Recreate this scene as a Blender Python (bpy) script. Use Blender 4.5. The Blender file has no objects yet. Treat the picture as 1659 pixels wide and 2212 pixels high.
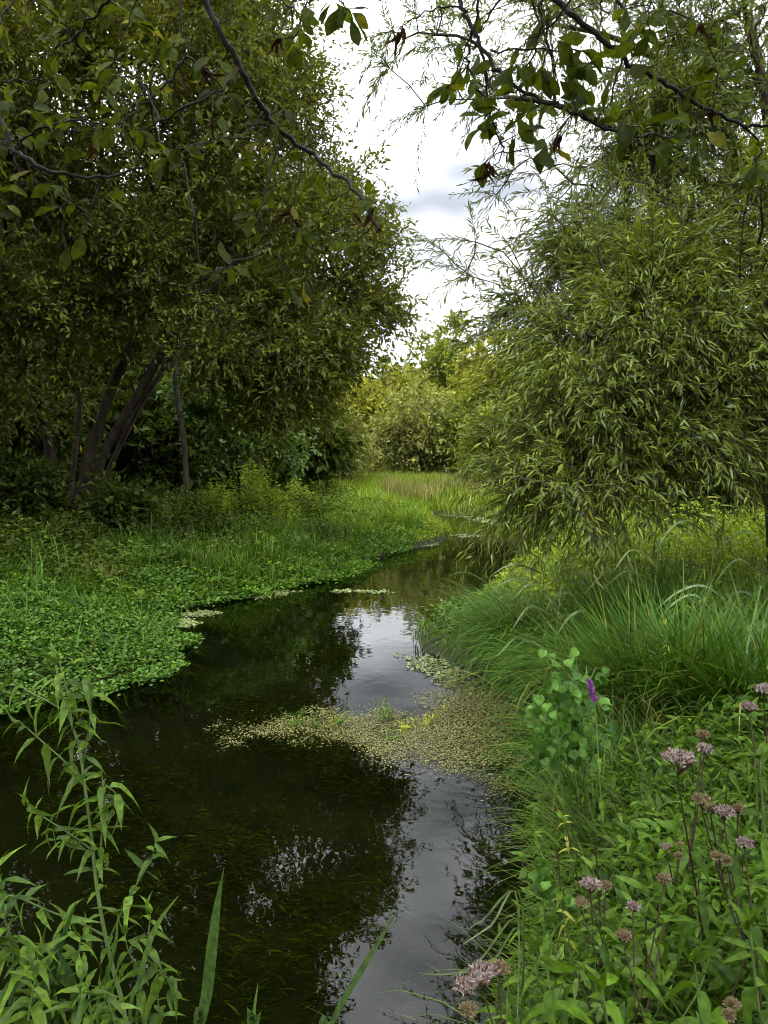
import bpy, math, random
import numpy as np
from mathutils import Matrix, Vector
R = math.radians
rng = np.random.default_rng(11)
random.seed(11)
scene = bpy.context.scene
col = scene.collection

# ---------------------------------------------------------------- camera
CAM_H, PITCH, FPX, CX, CY = 1.8, R(3.30), 1663.0, 829.5, 1106.0
cam_d = bpy.data.cameras.new('camera')
cam = bpy.data.objects.new('camera', cam_d); col.objects.link(cam)
cam.location = (0, 0, CAM_H); cam.rotation_euler = (R(90) - PITCH, 0, 0)
cam_d.sensor_fit = 'VERTICAL'; cam_d.angle = 2 * math.atan(CY / FPX)
cam_d.clip_start = 0.05; cam_d.clip_end = 6000
scene.camera = cam
scene.render.resolution_x, scene.render.resolution_y = 768, 1024

# ---------------------------------------------------------------- sky, sun, exposure
SUN_EL, SUN_AZ = R(54), R(232)          # azimuth from +Y (north) clockwise: high, from behind on the left
world = bpy.data.worlds.new('World'); scene.world = world; world.use_nodes = True
nt = world.node_tree; nt.nodes.clear()
def N(t, kind, **kw):
    n = t.nodes.new(kind)
    for k, v in kw.items(): setattr(n, k, v)
    return n
w_out = N(nt, 'ShaderNodeOutputWorld'); w_bg = N(nt, 'ShaderNodeBackground'); w_bg.inputs['Strength'].default_value = 0.12
sky = N(nt, 'ShaderNodeTexSky', sky_type='NISHITA'); sky.sun_disc = False
sky.sun_elevation = SUN_EL; sky.sun_rotation = SUN_AZ; sky.altitude = 50; sky.air_density = 1.0; sky.dust_density = 2.0
tc = N(nt, 'ShaderNodeTexCoord')
mp = N(nt, 'ShaderNodeMapping'); mp.inputs['Scale'].default_value = (1.3, 1.3, 3.6); mp.inputs['Location'].default_value = (.20, 0.0, -2.0)
nz = N(nt, 'ShaderNodeTexNoise'); nz.inputs['Scale'].default_value = 1.7; nz.inputs['Detail'].default_value = 3; nz.inputs['Roughness'].default_value = 0.5
rp = N(nt, 'ShaderNodeValToRGB')
rp.color_ramp.elements[0].position = 0.31; rp.color_ramp.elements[0].color = (0.17, 0.18, 0.20, 1)
rp.color_ramp.elements[1].position = 0.54; rp.color_ramp.elements[1].color = (.97, .99, 1.04, 1)
sep = N(nt, 'ShaderNodeSeparateXYZ')
grad = N(nt, 'ShaderNodeMapRange'); grad.inputs['From Min'].default_value = 0; grad.inputs['From Max'].default_value = 1
grad.inputs['To Min'].default_value = 7.5; grad.inputs['To Max'].default_value = 20     # overcast sky: brighter overhead than at the horizon
cl = N(nt, 'ShaderNodeVectorMath', operation='SCALE')
mx = N(nt, 'ShaderNodeMix', data_type='RGBA'); mx.inputs['Factor'].default_value = 0.95
L = nt.links.new
L(tc.outputs['Generated'], mp.inputs['Vector']); L(mp.outputs['Vector'], nz.inputs['Vector']); L(nz.outputs['Fac'], rp.inputs['Fac'])
L(tc.outputs['Generated'], sep.inputs[0]); L(sep.outputs['Z'], grad.inputs['Value'])
L(rp.outputs['Color'], cl.inputs[0]); L(grad.outputs[0], cl.inputs['Scale'])
L(sky.outputs['Color'], mx.inputs['A']); L(cl.outputs[0], mx.inputs['B'])
L(mx.outputs['Result'], w_bg.inputs['Color']); L(w_bg.outputs[0], w_out.inputs[0])
sun_d = bpy.data.lights.new('sun', 'SUN'); sun_d.energy = 1.1; sun_d.angle = R(25); sun_d.color = (1, 0.96, 0.9)
sun = bpy.data.objects.new('sun', sun_d); col.objects.link(sun)
sdir = Vector((math.sin(SUN_AZ) * math.cos(SUN_EL), math.cos(SUN_AZ) * math.cos(SUN_EL), math.sin(SUN_EL)))
sun.rotation_euler = sdir.to_track_quat('Z', 'Y').to_euler(); sun.location = sdir * 60
vs = scene.view_settings
vs.view_transform = 'Standard'; vs.look = 'None'; vs.gamma = 1; vs.use_curve_mapping = False
vs.exposure = 1.55
scene.render.engine = 'CYCLES'
cy = scene.cycles
cy.max_bounces = 5; cy.diffuse_bounces = 2; cy.glossy_bounces = 2; cy.transmission_bounces = 3; cy.transparent_max_bounces = 8
cy.caustics_reflective = False; cy.caustics_refractive = False
cy.use_denoising = True; cy.denoising_prefilter = 'ACCURATE'; cy.filter_width = 1.0; cy.use_adaptive_sampling = True; cy.adaptive_threshold = .02; cy.sample_clamp_indirect = 4

# ---------------------------------------------------------------- helpers
def at(px, py, d):
    """point at distance d in front of the camera (world y), seen at photo position px, py (1659 x 2212 scale)"""
    a, b = (px - CX) / FPX, -(py - CY) / FPX
    v = np.array([a, math.cos(PITCH) + b * math.sin(PITCH), -math.sin(PITCH) + b * math.cos(PITCH)])
    return np.array([0, 0, CAM_H]) + v * (d / v[1])
def onwater(px, py):
    a, b = (px - CX) / FPX, -(py - CY) / FPX
    v = np.array([a, math.cos(PITCH) + b * math.sin(PITCH), -math.sin(PITCH) + b * math.cos(PITCH)])
    return (np.array([0, 0, CAM_H]) + v * (-CAM_H / v[2]))[:2]
def project(P):
    P = np.asarray(P, float); q = P - np.array([0, 0, CAM_H])
    f = q[..., 1] * math.cos(PITCH) - q[..., 2] * math.sin(PITCH); u = q[..., 1] * math.sin(PITCH) + q[..., 2] * math.cos(PITCH)
    f = np.where(np.abs(f) < 1e-4, 1e-4, f)
    return CX + FPX * q[..., 0] / f, CY - FPX * u / f, f
def inview(P, m=200):
    x, y, f = project(P)
    return (f > 0.2) & (x > -m) & (x < 1659 + m) & (y > -m) & (y < 2212 + m)
def unit(v):
    return v / np.maximum(np.linalg.norm(v, axis=-1, keepdims=True), 1e-9)
UP = np.array([0, 0, 1.])
def rnd(*s): return rng.random(s)
def nrm(*s): return rng.normal(size=s)

def mesh_np(name, V, F, mat, smooth=False):
    me = bpy.data.meshes.new(name)
    V = np.ascontiguousarray(V, np.float32); F = np.ascontiguousarray(F, np.int32); nf, k = F.shape
    me.vertices.add(len(V)); me.vertices.foreach_set('co', V.ravel())
    me.loops.add(nf * k); me.loops.foreach_set('vertex_index', F.ravel())
    me.polygons.add(nf); me.polygons.foreach_set('loop_start', np.arange(nf, dtype=np.int32) * k)
    me.polygons.foreach_set('use_smooth', np.full(nf, smooth, bool))
    me.update(calc_edges=True)
    if mat: me.materials.append(mat)
    return me
def obj(name, me, parent=None, loc=None):
    o = bpy.data.objects.new(name, me); col.objects.link(o)
    if parent is not None: o.parent = parent
    if loc is not None: o.location = loc
    return o
def tag(o, label=None, cat=None, group=None, kind=None):
    if label: o['label'] = label
    if cat: o['category'] = cat
    if group: o['group'] = group
    if kind: o['kind'] = kind
    return o
def thing(name, loc, label, cat, group=None):
    o = bpy.data.objects.new(name, None); col.objects.link(o); o.location = tuple(loc); o.empty_display_size = 0.1
    return tag(o, label, cat, group)
def part(name, V, F, mat, root, smooth=False, kind=None):
    """one mesh part, vertices given in world space"""
    V = np.asarray(V, float) - np.array(root.location)
    o = obj(name, mesh_np(name, V, F, mat, smooth), root)
    if kind: o['kind'] = kind
    return o
KIDS = {}
def copy_tree(o, parent=None):
    c = o.copy(); col.objects.link(c); c.parent = parent
    if o.name not in KIDS: KIDS[o.name] = list(o.children)
    for ch in KIDS[o.name]:
        k = ch.copy(); col.objects.link(k); k.parent = c
    return c
def join(parts):
    Vs, Fs, n = [], [], 0
    for V, F in parts:
        Vs.append(V); Fs.append(np.asarray(F) + n); n += len(V)
    return np.concatenate(Vs), np.concatenate(Fs)

# leaf templates: along, across, normal
T_DIA = (np.array([(0, 0, 0), (.45, .5, .07), (1, 0, -.06), (.45, -.5, .07)]), np.array([(0, 3, 2), (0, 2, 1)]))
T_LANCE = (np.array([(0, 0, 0), (.3, .5, .03), (.3, -.5, .03), (.68, .36, .0), (.68, -.36, .0), (1, 0, -.09)]),
           np.array([(0, 2, 1), (1, 2, 4), (1, 4, 3), (3, 4, 5)]))
T_ROUND = (np.array([(0, 0, 0), (.3, .45, .05), (.75, .42, .04), (1, 0, -.03), (.75, -.42, .04), (.3, -.45, .05)]),
           np.array([(0, 5, 1), (1, 5, 4), (1, 4, 2), (2, 4, 3)]))
def leaves(P, A, Nn, Ln, Wd, T):
    """many leaves as one vertex / face array"""
    TV, TF = T
    P = P.reshape(-1, 3); A = unit(A.reshape(-1, 3)); Nn = Nn.reshape(-1, 3)
    B = unit(np.cross(Nn, A)); C = np.cross(A, B)
    Ln = np.broadcast_to(np.asarray(Ln).reshape(-1, 1, 1) if np.ndim(Ln) else np.float64(Ln), (len(P), 1, 1))
    Wd = np.broadcast_to(np.asarray(Wd).reshape(-1, 1, 1) if np.ndim(Wd) else np.float64(Wd), (len(P), 1, 1))
    V = P[:, None] + A[:, None] * TV[None, :, 0:1] * Ln + B[:, None] * TV[None, :, 1:2] * Wd + C[:, None] * TV[None, :, 2:3] * Ln
    F = TF[None] + (np.arange(len(P)) * len(TV))[:, None, None]
    return V.reshape(-1, 3), F.reshape(-1, 3)
def tubes(A, B, ra, rb, n=6):
    """cone frusta between point arrays"""
    A, B = np.asarray(A, float), np.asarray(B, float); d = unit(B - A)
    ref = np.where(np.abs(d[:, 2:3]) > 0.9, np.array([[1., 0, 0]]), np.array([[0, 0, 1.]]))
    u = unit(np.cross(d, ref)); v = np.cross(d, u)
    an = np.arange(n) * 2 * math.pi / n
    ring = u[:, None] * np.cos(an)[None, :, None] + v[:, None] * np.sin(an)[None, :, None]
    V = np.stack([A[:, None] + ring * np.asarray(ra)[:, None, None], B[:, None] + ring * np.asarray(rb)[:, None, None]], 1).reshape(-1, 3)
    i = np.arange(n); j = (i + 1) % n
    F = np.stack([i, i + n, j + n, j], 1)[None] + (np.arange(len(A)) * 2 * n)[:, None, None]
    return V, F.reshape(-1, 4)
def polytube(P, r, n=6):
    """one continuous tube along a polyline with radius r (array)"""
    P = np.asarray(P, float); m = len(P); r = np.broadcast_to(r, (m,))
    d = unit(np.gradient(P, axis=0)); ref = np.array([0.31, 0.2, 0.93]) if abs(d[0, 2]) < .9 else np.array([1., .1, 0])
    u = unit(np.cross(d, ref)); v = np.cross(d, u); an = np.arange(n) * 2 * math.pi / n
    V = (P[:, None] + (u[:, None] * np.cos(an)[None, :, None] + v[:, None] * np.sin(an)[None, :, None]) * r[:, None, None]).reshape(-1, 3)
    i = np.arange(n); j = (i + 1) % n
    F = (np.stack([i, j, j + n, i + n], 1)[None] + (np.arange(m - 1) * n)[:, None, None]).reshape(-1, 4)
    return V, F
def smooth_line(P, k=4):
    """Catmull-Rom resampling"""
    P = np.asarray(P, float)
    if len(P) < 3: return np.array([P[0] + (P[-1] - P[0]) * t for t in np.linspace(0, 1, k + 1)])
    Q = np.vstack([2 * P[0] - P[1], P, 2 * P[-1] - P[-2]]); out = []
    for i in range(1, len(Q) - 2):
        for t in np.arange(k) / k:
            a, b, c, d = Q[i - 1], Q[i], Q[i + 1], Q[i + 2]
            out.append(.5 * (2 * b + (c - a) * t + (2 * a - 5 * b + 4 * c - d) * t * t + (3 * b - a - 3 * c + d) * t ** 3))
    out.append(P[-1]); return np.array(out)
def blades(base, az, Ln, Wd, th0, bend, segs=4, kink=1.0):
    """grass blades: curved tapering strips. th0 start angle from vertical, bend total extra angle"""
    n = len(base); h = np.stack([np.cos(az), np.sin(az), 0 * az], 1); side = np.stack([-np.sin(az), np.cos(az), 0 * az], 1)
    pts = [base]; p = base.copy()
    for i in range(segs):
        th = th0 + bend * (((i + .5) / segs) ** kink)
        p = p + (h * np.sin(th)[:, None] + np.array([0, 0, 1.]) * np.cos(th)[:, None]) * (Ln / segs)[:, None]; pts.append(p)
    rows = []
    for i in range(segs):
        w = Wd * (0.75 + .25 * min(1, i) if i == 0 else (1 - (i / segs) ** 2.2)) * .5
        rows += [pts[i] - side * w[:, None], pts[i] + side * w[:, None]]
    rows.append(pts[-1]); V = np.stack(rows, 1); m = 2 * segs + 1
    t = []
    for i in range(segs - 1): t += [(2 * i, 2 * i + 1, 2 * i + 3), (2 * i, 2 * i + 3, 2 * i + 2)]
    t.append((2 * segs - 2, 2 * segs - 1, 2 * segs))
    F = np.array(t)[None] + (np.arange(n) * m)[:, None, None]
    return V.reshape(-1, 3), F.reshape(-1, 3)

# ---------------------------------------------------------------- materials
def mat(name):
    m = bpy.data.materials.new(name); m.use_nodes = True; m.node_tree.nodes.clear(); return m, m.node_tree
def leaf_mat(name, c1, c2, c3=None, trans=0.35, tcol=None, scale=0.8, gloss=0.07, rough=0.45, back=None, third=0.0, fine=0):
    """leaf: colours vary leaf by leaf and clump by clump; some light passes through"""
    m, t = mat(name); L = t.links.new; c1 = tuple(v * .5 for v in c1); c2 = tuple(v * 1.3 for v in c2); trans *= .65
    geo = N(t, 'ShaderNodeNewGeometry'); oi = N(t, 'ShaderNodeObjectInfo')
    ns = N(t, 'ShaderNodeTexNoise'); ns.inputs['Scale'].default_value = scale; ns.inputs['Detail'].default_value = 3
    L(geo.outputs['Position'], ns.inputs['Vector'])
    ad = N(t, 'ShaderNodeMath', operation='ADD'); L(geo.outputs['Random Per Island'], ad.inputs[0]); L(oi.outputs['Random'], ad.inputs[1])
    fr = N(t, 'ShaderNodeMath', operation='FRACT'); L(ad.outputs[0], fr.inputs[0])
    mr = N(t, 'ShaderNodeMapRange'); mr.inputs['From Min'].default_value = .32; mr.inputs['From Max'].default_value = .68; L(ns.outputs['Fac'], mr.inputs['Value'])
    av = N(t, 'ShaderNodeMath', operation='MULTIPLY_ADD'); L(fr.outputs[0], av.inputs[0]); av.inputs[1].default_value = .7
    sc = N(t, 'ShaderNodeMath', operation='MULTIPLY'); L(mr.outputs[0], sc.inputs[0]); sc.inputs[1].default_value = .4; L(sc.outputs[0], av.inputs[2])
    m1 = N(t, 'ShaderNodeMix', data_type='RGBA'); L(av.outputs[0], m1.inputs['Factor']); m1.inputs['A'].default_value = (*c1, 1); m1.inputs['B'].default_value = (*c2, 1)
    outc = m1.outputs['Result']
    if c3 is not None:
        gt = N(t, 'ShaderNodeMath', operation='GREATER_THAN'); w2 = N(t, 'ShaderNodeTexWhiteNoise', noise_dimensions='1D'); L(fr.outputs[0], w2.inputs['W'])
        L(w2.outputs['Value'], gt.inputs[0]); gt.inputs[1].default_value = 1 - third
        m2 = N(t, 'ShaderNodeMix', data_type='RGBA'); L(gt.outputs[0], m2.inputs['Factor']); L(outc, m2.inputs['A']); m2.inputs['B'].default_value = (*c3, 1); outc = m2.outputs['Result']
    if fine:
        nf_ = N(t, 'ShaderNodeTexNoise'); nf_.inputs['Scale'].default_value = fine; nf_.inputs['Detail'].default_value = 4; L(geo.outputs['Position'], nf_.inputs['Vector'])
        mf = N(t, 'ShaderNodeMapRange'); mf.inputs['From Min'].default_value = .3; mf.inputs['From Max'].default_value = .7; mf.inputs['To Min'].default_value = .55; mf.inputs['To Max'].default_value = 1.35; L(nf_.outputs['Fac'], mf.inputs['Value'])
        vm = N(t, 'ShaderNodeVectorMath', operation='SCALE'); L(outc, vm.inputs[0]); L(mf.outputs[0], vm.inputs['Scale']); outc = vm.outputs[0]
    front = outc
    if back is not None:
        m3 = N(t, 'ShaderNodeMix', data_type='RGBA'); L(geo.outputs['Backfacing'], m3.inputs['Factor']); L(outc, m3.inputs['A']); m3.inputs['B'].default_value = (*back, 1); front = m3.outputs['Result']
    df = N(t, 'ShaderNodeBsdfDiffuse'); L(front, df.inputs['Color'])
    tr = N(t, 'ShaderNodeBsdfTranslucent')
    hs = N(t, 'ShaderNodeMix', data_type='RGBA', blend_type='MULTIPLY'); hs.inputs['Factor'].default_value = 1; L(outc, hs.inputs['A']); hs.inputs['B'].default_value = (*(tcol or (1.5, 1.45, .55)), 1)
    L(hs.outputs['Result'], tr.inputs['Color'])
    a = N(t, 'ShaderNodeMixShader'); a.inputs[0].default_value = trans; L(df.outputs[0], a.inputs[1]); L(tr.outputs[0], a.inputs[2])
    gl = N(t, 'ShaderNodeBsdfGlossy'); gl.inputs['Roughness'].default_value = rough; gl.inputs['Color'].default_value = (.9, .95, 1, 1)
    b = N(t, 'ShaderNodeMixShader'); b.inputs[0].default_value = gloss * .26; L(a.outputs[0], b.inputs[1]); L(gl.outputs[0], b.inputs[2])
    o = N(t, 'ShaderNodeOutputMaterial'); L(b.outputs[0], o.inputs[0])
    return m
def plain_mat(name, c1, c2, scale=8, rough=0.8, bump=0.3, dist=0.02, stretch=(1, 1, 1)):
    m, t = mat(name); L = t.links.new
    geo = N(t, 'ShaderNodeNewGeometry'); mp = N(t, 'ShaderNodeMapping'); mp.inputs['Scale'].default_value = stretch; L(geo.outputs['Position'], mp.inputs['Vector'])
    ns = N(t, 'ShaderNodeTexNoise'); ns.inputs['Scale'].default_value = scale; ns.inputs['Detail'].default_value = 6; L(mp.outputs[0], ns.inputs['Vector'])
    mr = N(t, 'ShaderNodeMapRange'); mr.inputs['From Min'].default_value = .3; mr.inputs['From Max'].default_value = .7; L(ns.outputs['Fac'], mr.inputs['Value'])
    m1 = N(t, 'ShaderNodeMix', data_type='RGBA'); L(mr.outputs[0], m1.inputs['Factor']); m1.inputs['A'].default_value = (*c1, 1); m1.inputs['B'].default_value = (*c2, 1)
    p = N(t, 'ShaderNodeBsdfPrincipled'); L(m1.outputs['Result'], p.inputs['Base Color']); p.inputs['Roughness'].default_value = rough
    p.inputs['Specular IOR Level'].default_value = .25
    bp = N(t, 'ShaderNodeBump'); bp.inputs['Strength'].default_value = bump; bp.inputs['Distance'].default_value = dist; L(ns.outputs['Fac'], bp.inputs['Height']); L(bp.outputs[0], p.inputs['Normal'])
    o = N(t, 'ShaderNodeOutputMaterial'); L(p.outputs[0], o.inputs[0]); return m

M_sallow = leaf_mat('sallow_leaf', (.040, .056, .007), (.122, .142, .014), (.18, .17, .02), .36, scale=.6, third=.08, back=(.080, .092, .020), gloss=.05)
M_willow = leaf_mat('willow_leaf', (.055, .085, .008), (.130, .170, .018), (.19, .18, .025), .38, scale=1.2, third=.06, back=(.115, .150, .036), gloss=.06)
M_over = leaf_mat('oval_leaf', (.030, .045, .006), (.068, .095, .008), (.13, .13, .015), .55, scale=3, third=.04, back=(.05, .065, .012), gloss=.03, fine=70)
M_dead = leaf_mat('withered_leaf', (.030, .016, .008), (.06, .032, .014), None, .25, tcol=(1.4, .9, .5), scale=5, gloss=.02)
M_far1 = leaf_mat('far_leaf_green', (.085, .115, .012), (.16, .20, .026), None, .38, scale=.5, back=(.12, .15, .035), gloss=.04)
M_far2 = leaf_mat('far_leaf_yellow', (.13, .15, .016), (.23, .24, .032), None, .38, scale=.5, gloss=.04)
M_far3 = leaf_mat('far_leaf_grey', (.12, .14, .022), (.21, .225, .048), None, .36, scale=.5, back=(.17, .18, .055), gloss=.04)
M_dark = leaf_mat('shade_leaf', (.024, .038, .006), (.052, .075, .010), None, .3, scale=.6, gloss=.03)  # kept extra dark: shade under the canopy is put into this colour
M_teal = leaf_mat('hazel_leaf', (.08, .15, .045), (.15, .25, .08), None, .42, scale=1.5, gloss=.05)
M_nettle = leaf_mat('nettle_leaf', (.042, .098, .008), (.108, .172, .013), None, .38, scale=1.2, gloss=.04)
M_nettle2 = leaf_mat('sunlit_nettle_leaf', (.10, .17, .012), (.21, .29, .022), None, .4, scale=1.2, gloss=.04)  # brighter copy of the nettle green, light from the open river put into the colour
M_cress = leaf_mat('cress_leaf', (.026, .074, .008), (.070, .150, .014), (.15, .22, .04), .3, scale=1.3, third=.06, gloss=.05)
M_grass = leaf_mat('grass_blade', (.030, .085, .008), (.078, .160, .014), (.19, .18, .04), .36, scale=.9, third=.05, gloss=.03)
M_meadow = leaf_mat('meadow_blade', (.080, .150, .012), (.170, .250, .022), (.26, .24, .07), .36, scale=.35, third=.08, gloss=.03)
M_straw = leaf_mat('straw_blade', (.20, .19, .06), (.27, .24, .09), None, .3, scale=.6, gloss=.03)
M_sedge = leaf_mat('sedge_blade', (.022, .070, .007), (.060, .132, .014), (.15, .18, .03), .34, scale=1.6, third=.08, gloss=.05)
M_sedge2 = leaf_mat('pale_sedge_blade', (.040, .085, .010), (.090, .145, .020), (.17, .17, .05), .34, scale=1.6, third=.09, gloss=.05)
M_herb = leaf_mat('herb_leaf', (.034, .086, .006), (.082, .158, .011), None, .40, scale=3, back=(.06, .11, .014), gloss=.035, fine=60)
M_herb2 = leaf_mat('willowherb_leaf', (.050, .112, .009), (.112, .196, .017), None, .42, scale=4, back=(.095, .155, .03), gloss=.06, fine=60)
M_yellow = leaf_mat('yellow_leaf', (.28, .32, .03), (.34, .35, .045), None, .4, scale=4, gloss=.04)
M_bind = leaf_mat('bindweed_leaf', (.045, .125, .014), (.092, .20, .025), None, .38, scale=4, back=(.085, .15, .03), gloss=.05, fine=50)
M_reed = leaf_mat('reed_blade', (.080, .135, .045), (.150, .210, .085), None, .35, scale=2, back=(.15, .2, .1), gloss=.08, fine=30)
M_reedn = leaf_mat('near_reed_blade', (.050, .110, .024), (.090, .155, .036), None, .42, scale=3, gloss=.05, fine=60)
M_mat = leaf_mat('floating_weed', (.12, .13, .035), (.22, .225, .075), (.17, .10, .04), .15, scale=2.2, third=.10, gloss=.07)
M_sub = leaf_mat('sunken_weed', (.08, .095, .014), (.19, .20, .024), None, .1, scale=1.2, gloss=0)
M_duck = leaf_mat('duckweed', (.10, .145, .035), (.19, .23, .08), None, .1, scale=2, gloss=.14, rough=.35)
M_stem = leaf_mat('green_stem', (.09, .15, .04), (.13, .20, .06), None, .0, scale=3)
M_stemr = leaf_mat('dark_stem', (.05, .035, .025), (.08, .06, .035), None, .0, scale=3)
M_pink = leaf_mat('agrimony_flower', (.40, .30, .27), (.46, .38, .35), (.17, .10, .06), .2, tcol=(1, .9, .9), scale=30, third=.22)
M_bud = leaf_mat('flower_bud', (.20, .19, .08), (.32, .27, .14), (.30, .17, .13), .2, tcol=(1, .9, .8), scale=30, third=.2)
M_purple = leaf_mat('loosestrife_flower', (.22, .05, .24), (.40, .12, .42), None, .3, tcol=(1.2, .9, 1.2), scale=30)
M_bark = plain_mat('willow_bark', (.026, .018, .012), (.065, .048, .032), 5, .9, .9, .05, (2, 2, .35))
M_twig = plain_mat('twig_bark', (.010, .008, .007), (.030, .024, .018), 30, .85, .4, .004)
M_bark2 = plain_mat('pale_bark', (.04, .035, .027), (.085, .075, .058), 6, .9, .7, .03, (2, 2, .5))
M_soil = plain_mat('bank_soil', (.010, .012, .005), (.026, .026, .011), 3.5, .95, .6, .05)
M_earth = plain_mat('bare_earth', (.045, .024, .014), (.085, .045, .026), 9, .95, .8, .05)

# ---------------------------------------------------------------- the lie of the land
SHORE = [(-9, -1.5), (-7, 1.0), (-6.2, 3.4), (-4.6, 4.9), (-2.85, 5.5), (-2.35, 6.15), (-2.05, 6.9), (-2.1, 7.8), (-2.6, 8.6), (-2.5, 9.8), (-1.9, 10.9), (-1.1, 12.2), (-.5, 14.6), (.4, 16.6),
         (1.45, 18.6), (1.75, 21), (1.4, 24), (1.7, 29.5), (3.6, 28), (4.2, 25), (4.1, 21), (3.5, 17.5), (2.7, 14.5), (1.9, 12.2), (1.2, 10), (.50, 8.6), (.30, 7.8), (.55, 7.0),
         (.92, 6.2), (.95, 5.2), (.90, 4.4), (.78, 3.6), (.66, 2.9), (.52, 2.3), (.2, 1.75), (-.5, 1.55), (-1.2, 1.6), (-2.2, 1.2), (-4, -.8), (-7, -3)]
SH = np.array(SHORE)
def shore_dist(X, Y):
    """distance to the waterline: > 0 on land"""
    P = np.stack([X, Y], -1).reshape(-1, 2); A = SH; B = np.roll(SH, -1, 0)
    best = np.full(len(P), 1e9); ins = np.zeros(len(P), bool)
    for a, b in zip(A, B):
        ab = b - a; t = np.clip(((P - a) @ ab) / (ab @ ab), 0, 1); best = np.minimum(best, np.hypot(*(P - a - t[:, None] * ab).T))
        c = ((a[1] > P[:, 1]) != (b[1] > P[:, 1])) & (P[:, 0] < (b[0] - a[0]) * (P[:, 1] - a[1]) / (b[1] - a[1] + 1e-12) + a[0]); ins ^= c
    return np.where(ins, -best, best).reshape(np.shape(X))
def wob(x, y): return .5 * np.sin(x * 1.3 + y * .7) + .3 * np.sin(x * 2.9 - y * 1.9 + 1) + .2 * np.sin(y * 4.1 + x * 3.3 + 2)
def ground_z(X, Y, D=None):
    X = np.asarray(X, float); Y = np.asarray(Y, float)
    D = shore_dist(X, Y) if D is None else D
    right = 1 / (1 + np.exp(np.clip(-(X - .14 * Y - .2) * 2, -60, 60)))
    near = np.clip(1 - Y / 9, 0, 1)
    hi = .45 - .05 * near * right + .35 * np.clip((Y - 24) / 30, 0, 1)
    k = .35 + .9 * right * near + .08
    land = hi * (1 - np.exp(-np.maximum(D, 0) * k)) + .03 + .04 * wob(X, Y) * np.clip(D, 0, 1)
    bed = -.42 * (1 - np.exp(np.minimum(D, 0) * 1.6)) + .05 * wob(X * 1.7, Y * 1.7) * np.clip(-D, 0, 1) - .03
    return np.where(D > 0, land, bed)
def axis(lo, hi, step, far, n):
    a = np.arange(lo, hi + 1e-6, step); g = np.geomspace(1, far, n)
    return np.concatenate([(lo - g)[::-1], a, hi + g])
gx, gy = axis(-11, 11, .22, 1500, 26), axis(-4, 34, .25, 1500, 30)
GX, GY = np.meshgrid(gx, gy); GZ = ground_z(GX, GY)
nx, ny = len(gx), len(gy); idx = np.arange(nx * ny).reshape(ny, nx)
GF = np.stack([idx[:-1, :-1], idx[:-1, 1:], idx[1:, 1:], idx[1:, :-1]], -1).reshape(-1, 4)
tag(obj('ground', mesh_np('ground', np.stack([GX, GY, GZ], -1).reshape(-1, 3), GF, M_soil, True)), 'dark damp soil of the banks and stream bed', 'ground', kind='structure')

# water: reflecting sheet over a dark bed
m_water, t = mat('stream_water'); L = t.links.new
geo = N(t, 'ShaderNodeNewGeometry')
mpw = N(t, 'ShaderNodeMapping'); mpw.inputs['Scale'].default_value = (1, .75, 1); L(geo.outputs['Position'], mpw.inputs['Vector'])
n1 = N(t, 'ShaderNodeTexNoise'); n1.inputs['Scale'].default_value = 7; n1.inputs['Detail'].default_value = 2.5; L(mpw.outputs[0], n1.inputs['Vector'])
n2 = N(t, 'ShaderNodeTexNoise'); n2.inputs['Scale'].default_value = .8; n2.inputs['Detail'].default_value = 2; L(geo.outputs['Position'], n2.inputs['Vector'])
mr = N(t, 'ShaderNodeMapRange'); mr.inputs['From Min'].default_value = .35; mr.inputs['From Max'].default_value = .65; mr.inputs['To Min'].default_value = .25; mr.inputs['To Max'].default_value = 1; L(n2.outputs['Fac'], mr.inputs['Value'])
hm = N(t, 'ShaderNodeMath', operation='MULTIPLY'); L(n1.outputs['Fac'], hm.inputs[0]); L(mr.outputs[0], hm.inputs[1])
bp = N(t, 'ShaderNodeBump'); bp.inputs['Strength'].default_value = 1; bp.inputs['Distance'].default_value = .0015; L(hm.outputs[0], bp.inputs['Height'])
fr = N(t, 'ShaderNodeFresnel'); fr.inputs['IOR'].default_value = 1.333; L(bp.outputs[0], fr.inputs['Normal'])
tp = N(t, 'ShaderNodeBsdfTransparent'); tp.inputs['Color'].default_value = (.36, .42, .24, 1)
gl = N(t, 'ShaderNodeBsdfGlossy'); gl.inputs['Roughness'].default_value = .012; L(bp.outputs[0], gl.inputs['Normal'])
ms = N(t, 'ShaderNodeMixShader'); L(fr.outputs[0], ms.inputs[0]); L(tp.outputs[0], ms.inputs[1]); L(gl.outputs[0], ms.inputs[2])
o = N(t, 'ShaderNodeOutputMaterial'); L(ms.outputs[0], o.inputs[0])
tag(obj('water', mesh_np('water', np.array([(-10.8, -3.8, 0), (10.8, -3.8, 0), (10.8, 33, 0), (-10.8, 33, 0)]), np.array([[0, 1, 2, 3]]), m_water)), 'still dark stream mirroring trees and sky', 'water', kind='structure')

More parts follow.
